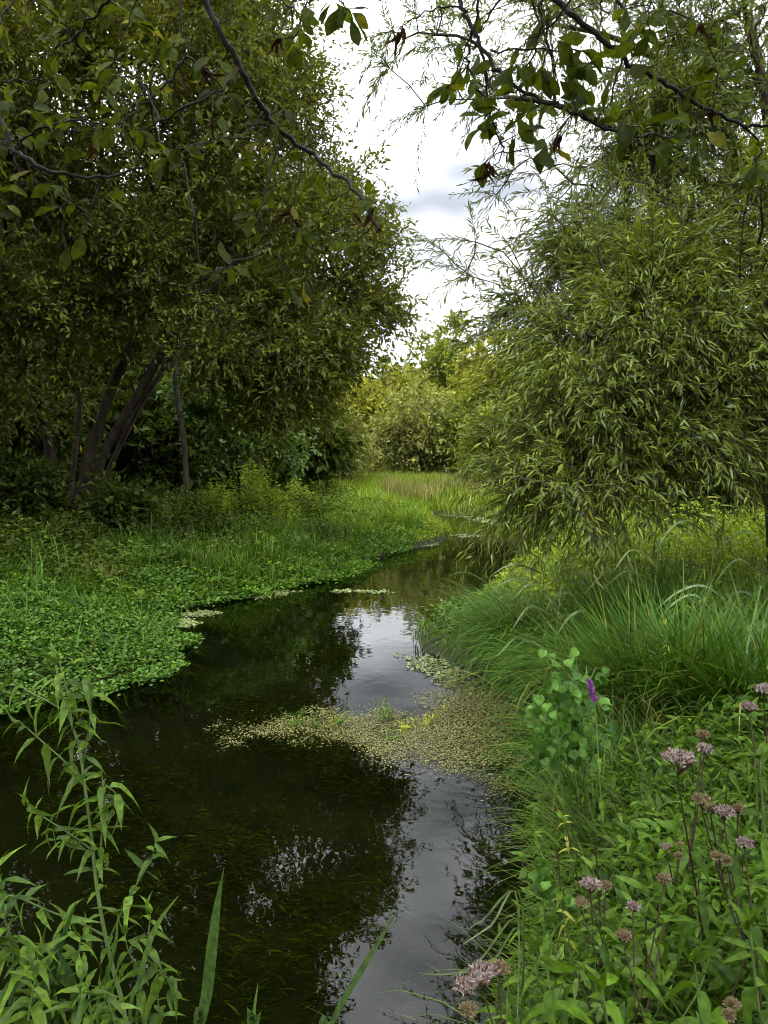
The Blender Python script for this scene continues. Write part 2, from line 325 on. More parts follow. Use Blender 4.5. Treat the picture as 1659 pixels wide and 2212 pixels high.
# ---------------------------------------------------------------- tree machinery
CLUMP = [0, .02, .5]
def lobes_points(n, lobes, bias=4.0):
    w = np.array([l[6] for l in lobes], float); k = rng.choice(len(lobes), n, p=w / w.sum())
    d = unit(nrm(n, 3)); r = rnd(n) ** (1 / bias); Lb = np.array([l[:6] for l in lobes])[k]
    out = Lb[:, :3] + d * r[:, None] * Lb[:, 3:6] * (1 + .10 * nrm(n, 1))
    if CLUMP[0]:                                  # gather part of the shoots into boughs with hollows between them
        m = max(6, int(n * CLUMP[1])); ctr = out[rng.choice(n, m, replace=False)]; rad = CLUMP[2]
        j = np.argmin(((out[:, None] - ctr[None]) ** 2).sum(-1), 1); pull = rnd(n) < CLUMP[0]
        v = out - ctr[j]; v *= np.minimum(1, rad / np.maximum(np.linalg.norm(v, axis=1, keepdims=True), 1e-6)) * .8
        out = np.where(pull[:, None], ctr[j] + v, out)
    return out
def grow(trunks, pts, c=.3, arch=.08, jit=.07):
    nodes = np.zeros((sum(len(t) for t in trunks) + 2 * len(pts), 3)); par = np.full(len(nodes), -1); pl = np.zeros(len(nodes)); n = 0
    for tr in trunks:
        for i, p in enumerate(tr):
            nodes[n] = p; par[n] = n - 1 if i else -1; pl[n] = pl[n - 1] + np.linalg.norm(nodes[n] - nodes[n - 1]) if i else 0; n += 1
    n0 = n; base = trunks[0][0]
    order = np.argsort(np.min(np.linalg.norm(pts[:, None] - nodes[None, :n0], axis=-1), 1)); end = np.zeros(len(pts), int)
    for q in order:
        p = pts[q]; dd = np.linalg.norm(nodes[:n] - p, axis=1) + c * pl[:n] + np.where(nodes[:n, 2] < base[2] + .7, 3., 0); j = int(np.argmin(dd)); ln = np.linalg.norm(p - nodes[j])
        mid = .5 * (nodes[j] + p) + rng.normal(size=3) * jit * ln + np.array([0, 0, arch * ln])
        nodes[n] = mid; par[n] = j; pl[n] = pl[j] + ln * .5; nodes[n + 1] = p; par[n + 1] = n; pl[n + 1] = pl[j] + ln; end[q] = n + 1; n += 2
    cnt = np.ones(n)
    for i in range(n - 1, -1, -1):
        if par[i] >= 0: cnt[par[i]] += cnt[i]
    return nodes[:n], par[:n], cnt, end
def skeleton_mesh(nodes, par, cnt, base_r, rmin, n=6, power=.5, ntr=1):
    r = np.maximum(base_r * (cnt / (cnt.max())) ** power, rmin); e = np.where(par >= 0)[0]
    return tubes(nodes[par[e]], nodes[e], np.minimum(r[par[e]], r[e] * 1.35), r[e], n)
def sprays(p, d, ntw, tlen, nlf, droop, spread, ang, updir=0.6, hang=0.0):
    """twigs of leaves growing from points p in directions d; returns leaf bases, axes, normals and twig points"""
    n = len(p); D = unit(d[:, None] + spread * nrm(n, ntw, 3)); ln = tlen * (.6 + .8 * rnd(n, ntw, 1))
    tt = (np.arange(nlf) + .5 + .5 * (rnd(nlf) - .5)) / nlf
    def pos(t): return p[:, None, None] + D[:, :, None] * (t * ln)[..., None] - np.array([0, 0, 1.]) * (droop * (t * ln) ** 2)[..., None]
    P = pos(np.broadcast_to(tt, (n, ntw, nlf))); P2 = pos(np.broadcast_to(tt + .05, (n, ntw, nlf))); T = unit(P2 - P)
    sd = unit(np.cross(T, nrm(n, ntw, nlf, 3))); a = ang * (.6 + .8 * rnd(n, ntw, nlf, 1))
    A = unit(T * np.cos(a) + sd * np.sin(a) - np.array([0, 0, hang])); Nn = unit(np.array([0, 0, updir]) + .55 * nrm(n, ntw, nlf, 3))
    TP = [pos(np.full((n, ntw, 1), s))[:, :, 0].reshape(-1, 3) for s in (0, .34, .67, 1.0)]
    return P.reshape(-1, 3), A.reshape(-1, 3), Nn.reshape(-1, 3), TP
def make_tree(name, label, base, trunks, lobes, npts, ntw, nlf, tlen, leaf, m_leaf, m_bark, base_r, group=None, cat='tree', T=T_DIA, droop=.15, spread=.7, ang=.8,
              bias=4., twig_r=0, individual=0, hang=0., rmin=.006, c=.3, arch=.08, clip=True, crown='crown', updir=.6, view_keep=None, power=.5, sides=5):
    root = thing(name, base, label, cat, group)
    pts = lobes_points(npts, lobes, bias); pts = pts[pts[:, 2] > base[2] + .15]
    if view_keep is not None: pts = pts[view_keep(pts)]
    nodes, par, cnt, end = grow(trunks, pts, c, arch)
    V, F = skeleton_mesh(nodes, par, cnt, base_r, rmin, sides, power); part('trunk', V, F, m_bark, root, True)
    d = unit(nodes[end] - nodes[par[end]])
    P, A, Nn, TP = sprays(pts, d, ntw, tlen, nlf, droop, spread, ang, updir, hang)
    if twig_r:
        tw = [tubes(TP[i], TP[i + 1], np.full(len(TP[0]), twig_r * (1 - .25 * i)), np.full(len(TP[0]), twig_r * (.75 - .25 * i) + .0005), 3) for i in range(3)]
        V, F = join(tw); part('twigs', V, F, M_twig, root, kind='stuff')
    k = P[:, 2] > .08; P, A, Nn = P[k], A[k], Nn[k]
    ln = leaf[0] * (.6 + .7 * rnd(len(P))); wd = ln * leaf[1] * (.8 + .4 * rnd(len(P)))
    if individual:
        x, y, f = project(P); sz = np.where((x > 0) & (x < 1659) & (y > 0) & (y < 2212) & (f > 1), ln / f, 0); pick = np.argsort(-sz)[:individual]
        me = mesh_np('leaf', T[0] * np.array([1, leaf[1], 1]), T[1], m_leaf)
        for i in pick: put_leaf(root, me, P[i], A[i], Nn[i], ln[i])
        keep = np.ones(len(P), bool); keep[pick] = False; P, A, Nn, ln, wd = P[keep], A[keep], Nn[keep], ln[keep], wd[keep]
    if T is T_LANCE:                                 # farther leaves need fewer faces
        far = P[:, 1] > 6.3; Vf = join([leaves(P[far], A[far], Nn[far], ln[far], wd[far], T_DIA), leaves(P[~far], A[~far], Nn[~far], ln[~far], wd[~far], T)])
    else: Vf = leaves(P, A, Nn, ln, wd, T)
    V, F = Vf; part(crown, V, F, m_leaf, root, kind='stuff')
    return root
def put_leaf(root, me, pos, ax, nn, ln, name='leaf'):
    a = unit(np.asarray(ax, float)); b = np.cross(nn, a)
    if np.linalg.norm(b) < 1e-3: b = np.cross(np.array([.3, .5, .8]), a)
    b = unit(b); c = np.cross(a, b); o = obj(name, me, root); p = np.asarray(pos) - np.array(root.location)
    o.matrix_basis = Matrix(((a[0] * ln, b[0] * ln, c[0] * ln, p[0]), (a[1] * ln, b[1] * ln, c[1] * ln, p[1]), (a[2] * ln, b[2] * ln, c[2] * ln, p[2]), (0, 0, 0, 1)))
    return o
def leaf_mesh(name, prof, width, fold, curl, m, nseg=6, wave=0., serr=0., twist=0.):
    """a single modelled leaf, unit length along x: midrib, folded halves, curl and a wavy edge"""
    V, F = [], []
    for i in range(nseg + 1):
        t = i / nseg; w = width * prof(t) * .5; z = -curl * t * t + .02 * math.sin(t * 9) * wave * 2
        s = 1 + serr * (1 if i % 2 else -1)
        tw = twist * t
        for b in (-1, 0, 1):
            y = b * w * s; zz = (abs(b) * fold * w) + wave * w * math.sin(t * 11 + b * 1.3)
            V.append((t * (1 - .25 * curl * t), y * math.cos(tw) - zz * math.sin(tw), z + zz * math.cos(tw) + y * math.sin(tw)))
    for i in range(nseg):
        for b in (0, 1): F.append((i * 3 + b, i * 3 + 3 + b, i * 3 + 4 + b, i * 3 + 1 + b))
    return mesh_np(name, np.array(V), np.array(F), m, True)
p_oval = lambda t: max(.03, math.sin(math.pi * t ** .85)) ** .75 if t < 1 else .02
p_obov = lambda t: max(.04, math.sin(math.pi * t ** 1.35)) ** .8 if t < 1 else .02
p_lance = lambda t: max(.03, math.sin(math.pi * t ** .7)) if t < 1 else .01

# ---------------------------------------------------------------- far and middle-distance trees
def simple_tree(px, py_top, py_low, d, halfw, label, m, npts, nl=(4, 7), leafsz=.3, name='broadleaf_tree', group='trees closing the far end of the stream', cat='tree', depth=None, bark=None, asp=.45, zbase=None, lob=5, tl=.9, droop=.15, seedlobes=None):
    top = at(px, py_top, d); low = at(px, py_low, d); bz = float(ground_z(top[0], d)) if zbase is None else zbase
    base = np.array([top[0], d, bz]); hw = halfw * d / FPX; hh = (top[2] - low[2]) / 2; cz = (top[2] + low[2]) / 2; dp = depth or hw
    lobes = [(base[0], d, cz, hw * .8, dp * .8, hh * .92, 2.)]
    for _ in range(lob):
        a = random.random() * 6.28; q = random.uniform(-.75, .75); rr = math.sqrt(1 - q * q) * .62
        lobes.append((base[0] + hw * rr * math.cos(a), d + dp * rr * math.sin(a), cz + hh * q * .72, hw * .45, dp * .45, hh * .34, .7))
    tr = [np.array([base + np.array([0, 0, -.1]), base + np.array([.1 * hw, 0, (cz - bz) * .5]), np.array([base[0] - .05 * hw, d, cz]), np.array([base[0], d, cz + hh * .6])])]
    return make_tree(name, label, base, tr, lobes, int(npts * .8), nl[0], nl[1], tl, (leafsz * 1.4, asp), m, bark or M_bark, max(.05, hh * .05), group, cat, droop=droop, rmin=.012, sides=3)
G = 'trees closing the far end of the stream'
simple_tree(985, 672, 1050, 62, 70, 'tallest pointed green tree rising over the far thicket', M_far1, 500, leafsz=.34, group=G)
simple_tree(920, 720, 1050, 66, 55, 'rounded green tree standing left of the tallest far tree', M_far1, 380, leafsz=.34, group=G)
simple_tree(1055, 705, 1050, 54, 60, 'bright yellow-green tree between the far trees and the willow', M_far2, 420, leafsz=.3, group=G)
simple_tree(1110, 700, 1050, 46, 85, 'leafy olive tree half hidden behind the narrow-leaved willow', M_far2, 500, leafsz=.27, group=G)
simple_tree(835, 775, 1050, 60, 75, 'low yellow-green tree behind the grey sallow bush', M_far2, 420, leafsz=.32, group=G)
simple_tree(865, 765, 900, 85, 60, 'dark small tree on the skyline at the bottom of the sky gap', M_dark, 240, leafsz=.42, group=G)
simple_tree(1010, 790, 1050, 52, 60, 'orange-tinged yellowish bush under the tallest far tree', M_far2, 300, leafsz=.28, group=G)
B_ = 'bushes edging the far meadow'
simple_tree(905, 815, 1050, 47, 105, 'large rounded grey-green sallow bush behind the meadow', M_far3, 700, leafsz=.22, name='sallow_bush', cat='bush', group=B_)
simple_tree(1010, 850, 1050, 45, 55, 'dark green bush right of the grey sallow bush', M_far1, 340, leafsz=.22, name='sallow_bush', cat='bush', group=B_)
simple_tree(730, 885, 1050, 38, 62, 'grey-green bush at the left edge of the meadow', M_far3, 420, leafsz=.18, name='sallow_bush', cat='bush', group=B_)
simple_tree(760, 800, 1050, 50, 60, 'olive bush above the grey bush at the meadow edge', M_far2, 380, leafsz=.25, name='sallow_bush', cat='bush', group=B_)
simple_tree(1065, 880, 1070, 34, 60, 'green osier bush where meadow meets the right bank', M_far1, 420, leafsz=.17, name='osier_bush', cat='bush', group=B_)
simple_tree(640, 800, 1050, 44, 90, 'dark bush in the shade left of the meadow', M_dark, 420, leafsz=.24, name='shade_bush', cat='bush', group=B_)
# behind the left tree
S_ = 'trees in the shade behind the big sallow'
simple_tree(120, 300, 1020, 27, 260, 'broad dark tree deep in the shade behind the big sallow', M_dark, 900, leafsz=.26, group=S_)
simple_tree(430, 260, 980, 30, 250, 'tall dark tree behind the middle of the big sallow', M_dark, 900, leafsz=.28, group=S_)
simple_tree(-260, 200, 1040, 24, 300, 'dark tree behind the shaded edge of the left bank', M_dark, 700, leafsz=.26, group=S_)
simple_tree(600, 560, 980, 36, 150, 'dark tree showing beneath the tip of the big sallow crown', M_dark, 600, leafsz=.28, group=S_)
# behind the right willow
T_ = 'trees behind the narrow-leaved willow'
simple_tree(1330, 720, 1060, 26, 190, 'green tree standing behind the willow, left one', M_far1, 800, leafsz=.2, group=T_)
simple_tree(1600, 640, 1060, 22, 210, 'green tree behind the willow beside the right bank', M_far1, 800, leafsz=.2, group=T_)
simple_tree(1880, 500, 1060, 18, 220, 'tall tree behind the willow trunk', M_far1, 700, leafsz=.18, group=T_)
simple_tree(1560, 930, 1090, 15, 150, 'dark hollow bush under the willow on the right bank', M_dark, 420, leafsz=.13, name='shade_bush', cat='bush', group='bushes under the willow', tl=.5)
simple_tree(1230, 900, 1110, 19, 120, 'olive bush on the right bank below the willow', M_far1, 420, leafsz=.13, name='osier_bush', cat='bush', group='bushes under the willow', tl=.5)

H_ = 'hedge bushes under the dark trees of the left bank'
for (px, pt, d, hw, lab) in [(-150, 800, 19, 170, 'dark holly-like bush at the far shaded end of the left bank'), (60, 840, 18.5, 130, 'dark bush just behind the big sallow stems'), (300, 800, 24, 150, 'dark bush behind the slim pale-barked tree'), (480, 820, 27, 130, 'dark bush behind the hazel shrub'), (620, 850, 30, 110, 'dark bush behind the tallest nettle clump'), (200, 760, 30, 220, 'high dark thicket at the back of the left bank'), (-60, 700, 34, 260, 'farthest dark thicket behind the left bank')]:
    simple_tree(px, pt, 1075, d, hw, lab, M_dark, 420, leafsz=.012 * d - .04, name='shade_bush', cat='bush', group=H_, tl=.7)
W_ = 'woodland trees on the skyline'
for i, (px, pt) in enumerate([(-120, 640), (150, 630), (400, 650), (560, 700), (700, 740), (1180, 740), (1640, 700)]):
    simple_tree(px, pt, 1020, 72 + 5 * (i % 3), 130, ['rounded woodland tree in the distant belt behind the big sallow', 'rounded woodland tree in the distant belt behind the willow'][px > 1000], M_far1, 260, leafsz=.5, group=W_ + (' behind the willow' if px > 1000 else ' behind the sallow'), tl=1.3)
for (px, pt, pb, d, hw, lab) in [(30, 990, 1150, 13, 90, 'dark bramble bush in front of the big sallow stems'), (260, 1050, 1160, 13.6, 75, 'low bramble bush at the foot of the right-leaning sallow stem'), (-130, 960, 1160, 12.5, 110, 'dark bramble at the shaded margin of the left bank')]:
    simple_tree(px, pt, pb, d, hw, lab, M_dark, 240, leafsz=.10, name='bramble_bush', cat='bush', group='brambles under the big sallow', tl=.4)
O_ = 'unseen trees added on the banks to block side light'  # out-of-view trees added to cut the side light on the banks
for (x, y, h, rw, lab) in [(-11.5, 9.5, 12, 3.6, 'unseen tall dark tree added to shade the watercress on the left bank'), (-13, 16, 13, 3.8, 'unseen dark tree added beyond the big sallow to block light'), (-10, 3.0, 11, 3.2, 'unseen tree added on the left bank opposite the near herbs to block light'), (7.5, 3.5, 8, 2.6, 'unseen tree added on the right bank behind the flowering herbs to block light'), (-4.5, -5.5, 11, 3.2, 'unseen tree added behind the near bank willowherb to block light')]:
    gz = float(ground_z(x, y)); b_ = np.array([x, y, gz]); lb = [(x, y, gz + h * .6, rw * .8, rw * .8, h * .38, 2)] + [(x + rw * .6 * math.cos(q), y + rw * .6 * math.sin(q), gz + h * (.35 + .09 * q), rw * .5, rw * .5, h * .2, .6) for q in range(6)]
    make_tree('unseen_bank_tree', lab, b_, [np.array([b_ - UP * .1, b_ + UP * h * .3 + np.array([.1, 0, 0]), b_ + UP * h * .55, b_ + UP * h * .8])], lb, 420, 4, 8, .9, (.44, .5), M_dark, M_bark, .2, O_, rmin=.012, sides=3)
# thin tree and hazel under the left crown
b = at(405, 1020, 19)
make_tree('understorey_tree', 'slim pale-barked tree with a bare leaning trunk beside the big sallow', (b[0], 19, .45),
          [np.array([(b[0], 19, .3), at(398, 960, 19), at(383, 860, 19), at(376, 780, 19), at(380, 700, 19.2), at(390, 620, 19.4)])],
          [(*at(400, 640, 19.5), 1.8, 1.5, 1.3, 1)], 140, 4, 12, .6, (.13, .42), M_dark, M_bark2, .075, 'trees in the shade behind the big sallow')
b = at(520, 1010, 20)
make_tree('hazel_shrub', 'bluish-green hazel shrub catching light under the big sallow', (b[0], 20, .45), [np.array([(b[0], 20, .3), at(515, 960, 20), at(505, 880, 20)])],
          [(*at(520, 905, 20), 1.25, .9, .75, 1), (*at(460, 850, 20.3), .8, .7, .6, .6), (*at(590, 960, 19.6), .7, .6, .4, .5)], 260, 4, 12, .5, (.15, .55), M_teal, M_bark, .06, None, 'shrub', T=T_ROUND, updir=1.2)

# ---------------------------------------------------------------- the big sallow on the left
D0 = 15.0
def A_(px, py, d=D0): return at(px, py, d)
bz = .50
b0 = np.array([A_(165, 1100)[0], D0, bz])
def stem(*pts): return smooth_line(np.array([np.append(A_(p[0], p[1], p[2] if len(p) > 2 else D0)[:3], [])for p in pts]), 3)
root0 = b0 + np.array([0, 0, -.1])
trk = []
for pl in ([(185, 1090), (235, 960, 14.6), (300, 850, 14.3), (350, 760, 14.1), (400, 690, 13.9), (480, 600, 13.7), (560, 520, 13.6)],
           [(165, 1090), (200, 960), (240, 840, 15), (290, 720, 15), (325, 600, 15), (350, 470, 15), (380, 330, 15)],
           [(150, 1090), (165, 950, 15.3), (180, 800, 15.5), (185, 640, 15.7), (190, 480, 16), (200, 260, 16), (215, 60, 16)],
           [(130, 1090), (105, 960, 14.8), (70, 840, 14.6), (30, 700, 14.4), (-20, 560, 14.2), (-60, 400, 14)],
           [(120, 1090), (90, 920, 15.6), (40, 760, 16), (-40, 560, 16.4), (-140, 380, 16.8)],
           [(200, 1090), (290, 900, 15.4), (350, 800, 15.8), (430, 660, 16.2), (520, 480, 16.6), (600, 300, 16.8)]):
    P = stem(*pl); trk.append(np.vstack([np.array([P[0][0], P[0][1], bz - .1]), P]))
lob = []
for px, py, d, rx, ry, rz, w in [
    (640, 560, 14.2, 1.75, 2.0, 1.5, 1.25), (540, 330, 14.8, 1.55, 2.2, 1.8, 1.3), (450, 90, 15, 1.9, 2.4, 1.9, 1.4), (200, 200, 13.6, 2.4, 2.4, 2.2, 2.3), (320, 480, 13.4, 2.2, 2.0, 1.7, 1.6),
    (60, 560, 13.2, 2.2, 2.0, 1.7, 1.5), (-160, 300, 14, 2.6, 2.6, 2.6, 1.3), (560, 730, 13.6, 1.7, 1.5, .95, 1.0), (680, 760, 14.4, 1.1, 1.3, .75, .6), (0, 820, 13.2, 1.4, 1.4, 1.0, .4), (450, 700, 15.2, 1.7, 1.2, .9, .45),
    (500, -120, 15.4, 2.0, 2.6, 1.8, 1.2), (200, -120, 15, 3, 3, 2, 1.2), (755, 480, 15, .85, 1.2, 1.2, .5), (815, 640, 15.2, .75, 1.0, .75, .34), (610, 190, 15, .9, 1.5, 1.3, .5), (600, 860, 14.2, 1.0, 1.0, .7, .4), (-150, 760, 13, 1.5, 1.5, 1.5, .5), (-150, -50, 15, 3, 3, 2, 1.1), (60, 60, 10.8, 2.0, 1.5, 1.1, .8), (-200, 250, 10.4, 1.8, 1.6, 1.3, .6), (260, -60, 11.5, 1.8, 1.5, 1.1, .6)]:
    c0 = at(px, py, d); lob.append((c0[0], d, c0[2], rx, ry, rz, w))
CLUMP[:] = [.72, .022, .55]
make_tree('sallow_tree', 'huge multi-stemmed sallow with dense small olive leaves leaning over the left bank', b0, trk, lob, 6000, 4, 10, .62, (.118, .39), M_sallow, M_bark, .105,
          None, droop=.12, spread=.75, ang=.75, bias=3.2, c=.28, power=.46, sides=4)

# ---------------------------------------------------------------- the narrow-leaved willow on the right
bw = np.array([4.35, 8.2, float(ground_z(4.35, 8.2))])
def Wp(*pts): return smooth_line(np.array([at(*p) for p in pts]), 3)
trunks = [np.vstack([bw - np.array([0, 0, .1]), Wp((1690, 900, 8.1), (1670, 700, 8.0), (1690, 480, 8.0), (1660, 250, 8.2), (1620, 30, 8.4))]),
          np.vstack([bw + np.array([-.05, -.05, -.1]), Wp((1660, 880, 7.8), (1600, 820, 7.4), (1520, 790, 7.0), (1420, 760, 6.6), (1330, 735, 6.3), (1230, 720, 6.1))]),
          np.vstack([bw + np.array([-.1, .05, -.1]), Wp((1665, 940, 7.6), (1600, 960, 7.1), (1500, 990, 6.6), (1400, 1030, 6.1), (1290, 1060, 5.8), (1200, 1075, 5.6))]),
          np.vstack([bw + np.array([.1, -.05, -.1]), Wp((1700, 780, 8.2), (1640, 560, 8.2), (1540, 420, 8.0), (1420, 330, 7.9), (1290, 260, 7.8), (1150, 215, 7.7), (1000, 215, 7.7))]),
          np.vstack([bw + np.array([.02, .1, -.1]), Wp((1720, 700, 8.6), (1640, 420, 8.6), (1500, 200, 8.4), (1350, 90, 8.2), (1180, 50, 8.0))])]
lob = []
for px, py, d, rx, ry, rz, w in [
    (1500, 830, 6.6, 1.3, 1.3, .8, 1.4), (1320, 770, 6.4, .65, .9, .7, .8), (1250, 900, 6.2, .52, .8, .38, .5), (1480, 640, 7.2, 1.25, 1.3, .7, 1.0), (1300, 570, 7.4, .65, 1.0, .65, .42), (1440, 400, 7.8, 1.35, 1.3, .75, .72),
    (1600, 300, 7.8, 1.4, 1.5, 1.2, .85), (1530, 80, 8.2, 1.8, 1.6, 1.0, .95), (1290, 180, 7.8, .95, 1.0, .8, .24), (1130, 100, 7.8, .8, .8, .55, .15), (960, 110, 7.8, .75, .6, .5, .085), (1050, 545, 7.2, .35, .4, .33, .025), (1180, 420, 7.5, .45, .7, .45, .10), (1140, 660, 7.0, .32, .5, .4, .07),
    (1255, 1035, 5.9, .58, .7, .30, .36), (1460, 960, 6.0, .7, .8, .3, .3), (1720, 620, 6.4, 1.2, 1.2, 1.0, .6), (1750, 100, 8, 1.5, 2, 1.8, .4), (1620, -150, 8.5, 2.0, 2, 1.2, .4), (1600, 520, 6.2, .9, .8, .6, .35), (1250, -60, 8.2, 1.1, 1, .6, .15)]:
    c0 = at(px, py, d); lob.append((c0[0], d, c0[2], rx, ry, rz, w))
CLUMP[:] = [.6, .035, .32]
make_tree('narrow_leaved_willow', 'willow with long narrow grey-green leaves trailing over the right bank', bw, trunks, lob, 2000, 4, 22, .56, (.090, .145), M_willow, M_bark, .12,
          None, T=T_LANCE, droop=.42, spread=.55, ang=.62, bias=3.0, twig_r=.0034, individual=300, hang=.22, rmin=.006, c=.22, arch=.05)

CLUMP[:] = [0, .02, .5]
# ---------------------------------------------------------------- ground cover on the banks
def scatter(n, x0, x1, y0, y1, keep, margin=260):
    X = x0 + (x1 - x0) * rnd(n); Y = y0 + (y1 - y0) * rnd(n); D = shore_dist(X, Y); Z = ground_z(X, Y, D); P = np.stack([X, Y, Z], 1)
    k = keep(X, Y, D) & inview(P + np.array([0, 0, .3]), margin); return P[k], D[k]
def left(X, Y): return X < .2 * np.maximum(Y - 8, 0) ** .9 - .8 + .0 * Y
# watercress bed
P, D = scatter(310000, -9, -.5, 4, 13.5, lambda X, Y, D: (D > -.17 + .2 * wob(X * 2.1, Y * 2.3) + .12 * wob(X * 6, Y * 7) + .05 * nrm(len(X))) & left(X, Y) & (rnd(len(X)) < np.clip(1.25 - (Y - 5) / 10, .15, 1)))
lift = (.06 + .16 * np.clip(D * 1.4, 0, 1)) * (.35 + 1.1 * (wob(P[:, 0] * 2.2, P[:, 1] * 2.2) * .5 + .5) * (.6 + .6 * (wob(P[:, 0] * 6 + 1, P[:, 1] * 6) * .5 + .5))); hh = lift * (rnd(len(P)) ** .6)
P[:, 2] = np.maximum(P[:, 2], .0) + .012 + hh; az = rnd(len(P)) * 6.283
A = unit(np.stack([np.cos(az), np.sin(az), .25 + .35 * nrm(len(P))], 1)); Nn = unit(np.array([0, 0, 1.]) + .4 * nrm(len(P), 3))
ln = (.021 + .017 * rnd(len(P))) * (1 + .04 * P[:, 1]); k = P[:, 1] < 7.2; V, F = join([leaves(P[k], A[k], Nn[k], ln[k], ln[k] * .72, T_ROUND), leaves(P[~k], A[~k], Nn[~k], ln[~k] * 1.1, ln[~k] * .85, T_DIA)])
tag(obj('watercress_bed', mesh_np('watercress_bed', V, F, M_cress)), 'bright green carpet of watercress spreading from the left bank', 'watercress', kind='stuff')
P, D = scatter(150000, -3, 4.5, 10.5, 27, lambda X, Y, D: (D < .5) & (D > -.25 + .35 * wob(X * 1.7, Y * 1.3) + .12 * nrm(len(X))) & left(X, Y))
n = len(P); az = rnd(n) * 6.283; P[:, 2] = np.maximum(P[:, 2], 0) + .01 + (.08 + .2 * np.clip(D + .3, 0, .8)) * rnd(n) ** .7 * (.5 + .8 * (.5 + .5 * wob(P[:, 0] * 3, P[:, 1] * 3)))
ln = .05 + .04 * rnd(n); V, F = leaves(P, unit(np.stack([np.cos(az), np.sin(az), .3 + .4 * nrm(n)], 1)), unit(np.array([0, 0, 1.]) + .45 * nrm(n, 3)), ln, ln * .5, T_DIA)
tag(obj('water_mint', mesh_np('water_mint', V, F, M_grass)), 'low leafy plants growing out over the water along the left shore', 'water plants', kind='stuff')
# grasses along the left bank
P, D = scatter(60000, -9, 3, 6.5, 24, lambda X, Y, D: (D > -.10 + .1 * wob(X * 3, Y * 3)) & left(X, Y) & (D < 6) & (rnd(len(X)) < np.where(Y < 10, .22, np.where(D > 1.8, .12, .55))))
n = len(P); V, F = blades(P - np.array([0, 0, .03]), rnd(n) * 6.283, (.22 + .34 * rnd(n)) * (.7 + .5 * np.clip(D, 0, 1)) * (.45 + 1.1 * (.5 + .5 * wob(P[:, 0] * 1.5 + 2, P[:, 1] * 1.1))), .009 + .009 * rnd(n), .15 * rnd(n), .3 + 1.1 * rnd(n), 3)
tag(obj('bank_grass', mesh_np('bank_grass', V, F, M_grass)), 'green grass and sedge fringing the left bank', 'grass', kind='stuff')
# floor of low plants further in on the left bank
P, D = scatter(110000, -14, 3, 9, 30, lambda X, Y, D: (D > .0) & left(X, Y) & (rnd(len(X)) < np.clip(D * 1.2, .15, 1)))
n = len(P); az = rnd(n) * 6.283; P[:, 2] += .06 + rnd(n) ** .7 * (.18 + .55 * np.clip(D / 3, 0, 1)) * (.55 + .6 * wob(P[:, 0] * 1.2, P[:, 1] * 1.2) + .35 * wob(P[:, 0] * 3.5, P[:, 1] * 3.5))
ln = .07 + .06 * rnd(n); A = unit(np.stack([np.cos(az), np.sin(az), .2 + .3 * nrm(n)], 1)); Nn = unit(np.array([0, 0, 1.]) + .45 * nrm(n, 3))
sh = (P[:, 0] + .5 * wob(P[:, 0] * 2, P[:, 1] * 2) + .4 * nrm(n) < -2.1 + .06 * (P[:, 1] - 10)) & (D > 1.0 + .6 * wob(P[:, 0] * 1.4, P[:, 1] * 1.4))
V, F = leaves(P[~sh], A[~sh], Nn[~sh], ln[~sh], ln[~sh] * .55, T_DIA); tag(obj('nettle_bed', mesh_np('nettle_bed', V, F, M_nettle)), 'nettles and low herbs on the open edge of the left bank', 'undergrowth', kind='stuff')
V, F = leaves(P[sh], A[sh], Nn[sh], ln[sh], ln[sh] * .6, T_DIA); tag(obj('shade_coloured_bed', mesh_np('shade_coloured_bed', V, F, M_dark)), 'low plants under the big sallow with the shade put into their leaf colour', 'undergrowth', kind='stuff')  # darker leaf colour stands in for the shade under the sallow
# far meadow
P, D = scatter(80000, -12, 14, 20, 46, lambda X, Y, D: (D > -.12 + .15 * wob(X * 2, Y * 2)) & (rnd(len(X)) < np.where(Y < 30, .7, .8)))
n = len(P); tall = np.clip((P[:, 1] - 27) / 8, 0, 1); V, F = blades(P - np.array([0, 0, .03]), rnd(n) * 6.283, (.28 + .3 * rnd(n)) + tall * (.35 + .35 * rnd(n)) * (.8 + .4 * wob(P[:, 0] * .5, P[:, 1] * .5)), .028 + .02 * rnd(n), .2 * rnd(n), .3 + .9 * rnd(n), 2)
tag(obj('meadow_grass', mesh_np('meadow_grass', V, F, M_meadow)), 'bright tall meadow grass beyond the bend of the stream', 'grass', kind='stuff')
c0 = at(960, 1060, 33)
P, D = scatter(7000, c0[0] - 2.6, c0[0] + 4, 31, 37, lambda X, Y, D: (D > .1) & (wob(X * .9, Y * .9) + .5 * nrm(len(X)) > .1))
n = len(P); V, F = blades(P, rnd(n) * 6.283, .75 + .4 * rnd(n), .018 + .012 * rnd(n), .12 * rnd(n), .2 + .6 * rnd(n), 3)
tag(obj('straw_grass', mesh_np('straw_grass', V, F, M_straw)), 'straw-coloured patch of seeding grass in the far meadow', 'grass', kind='stuff')
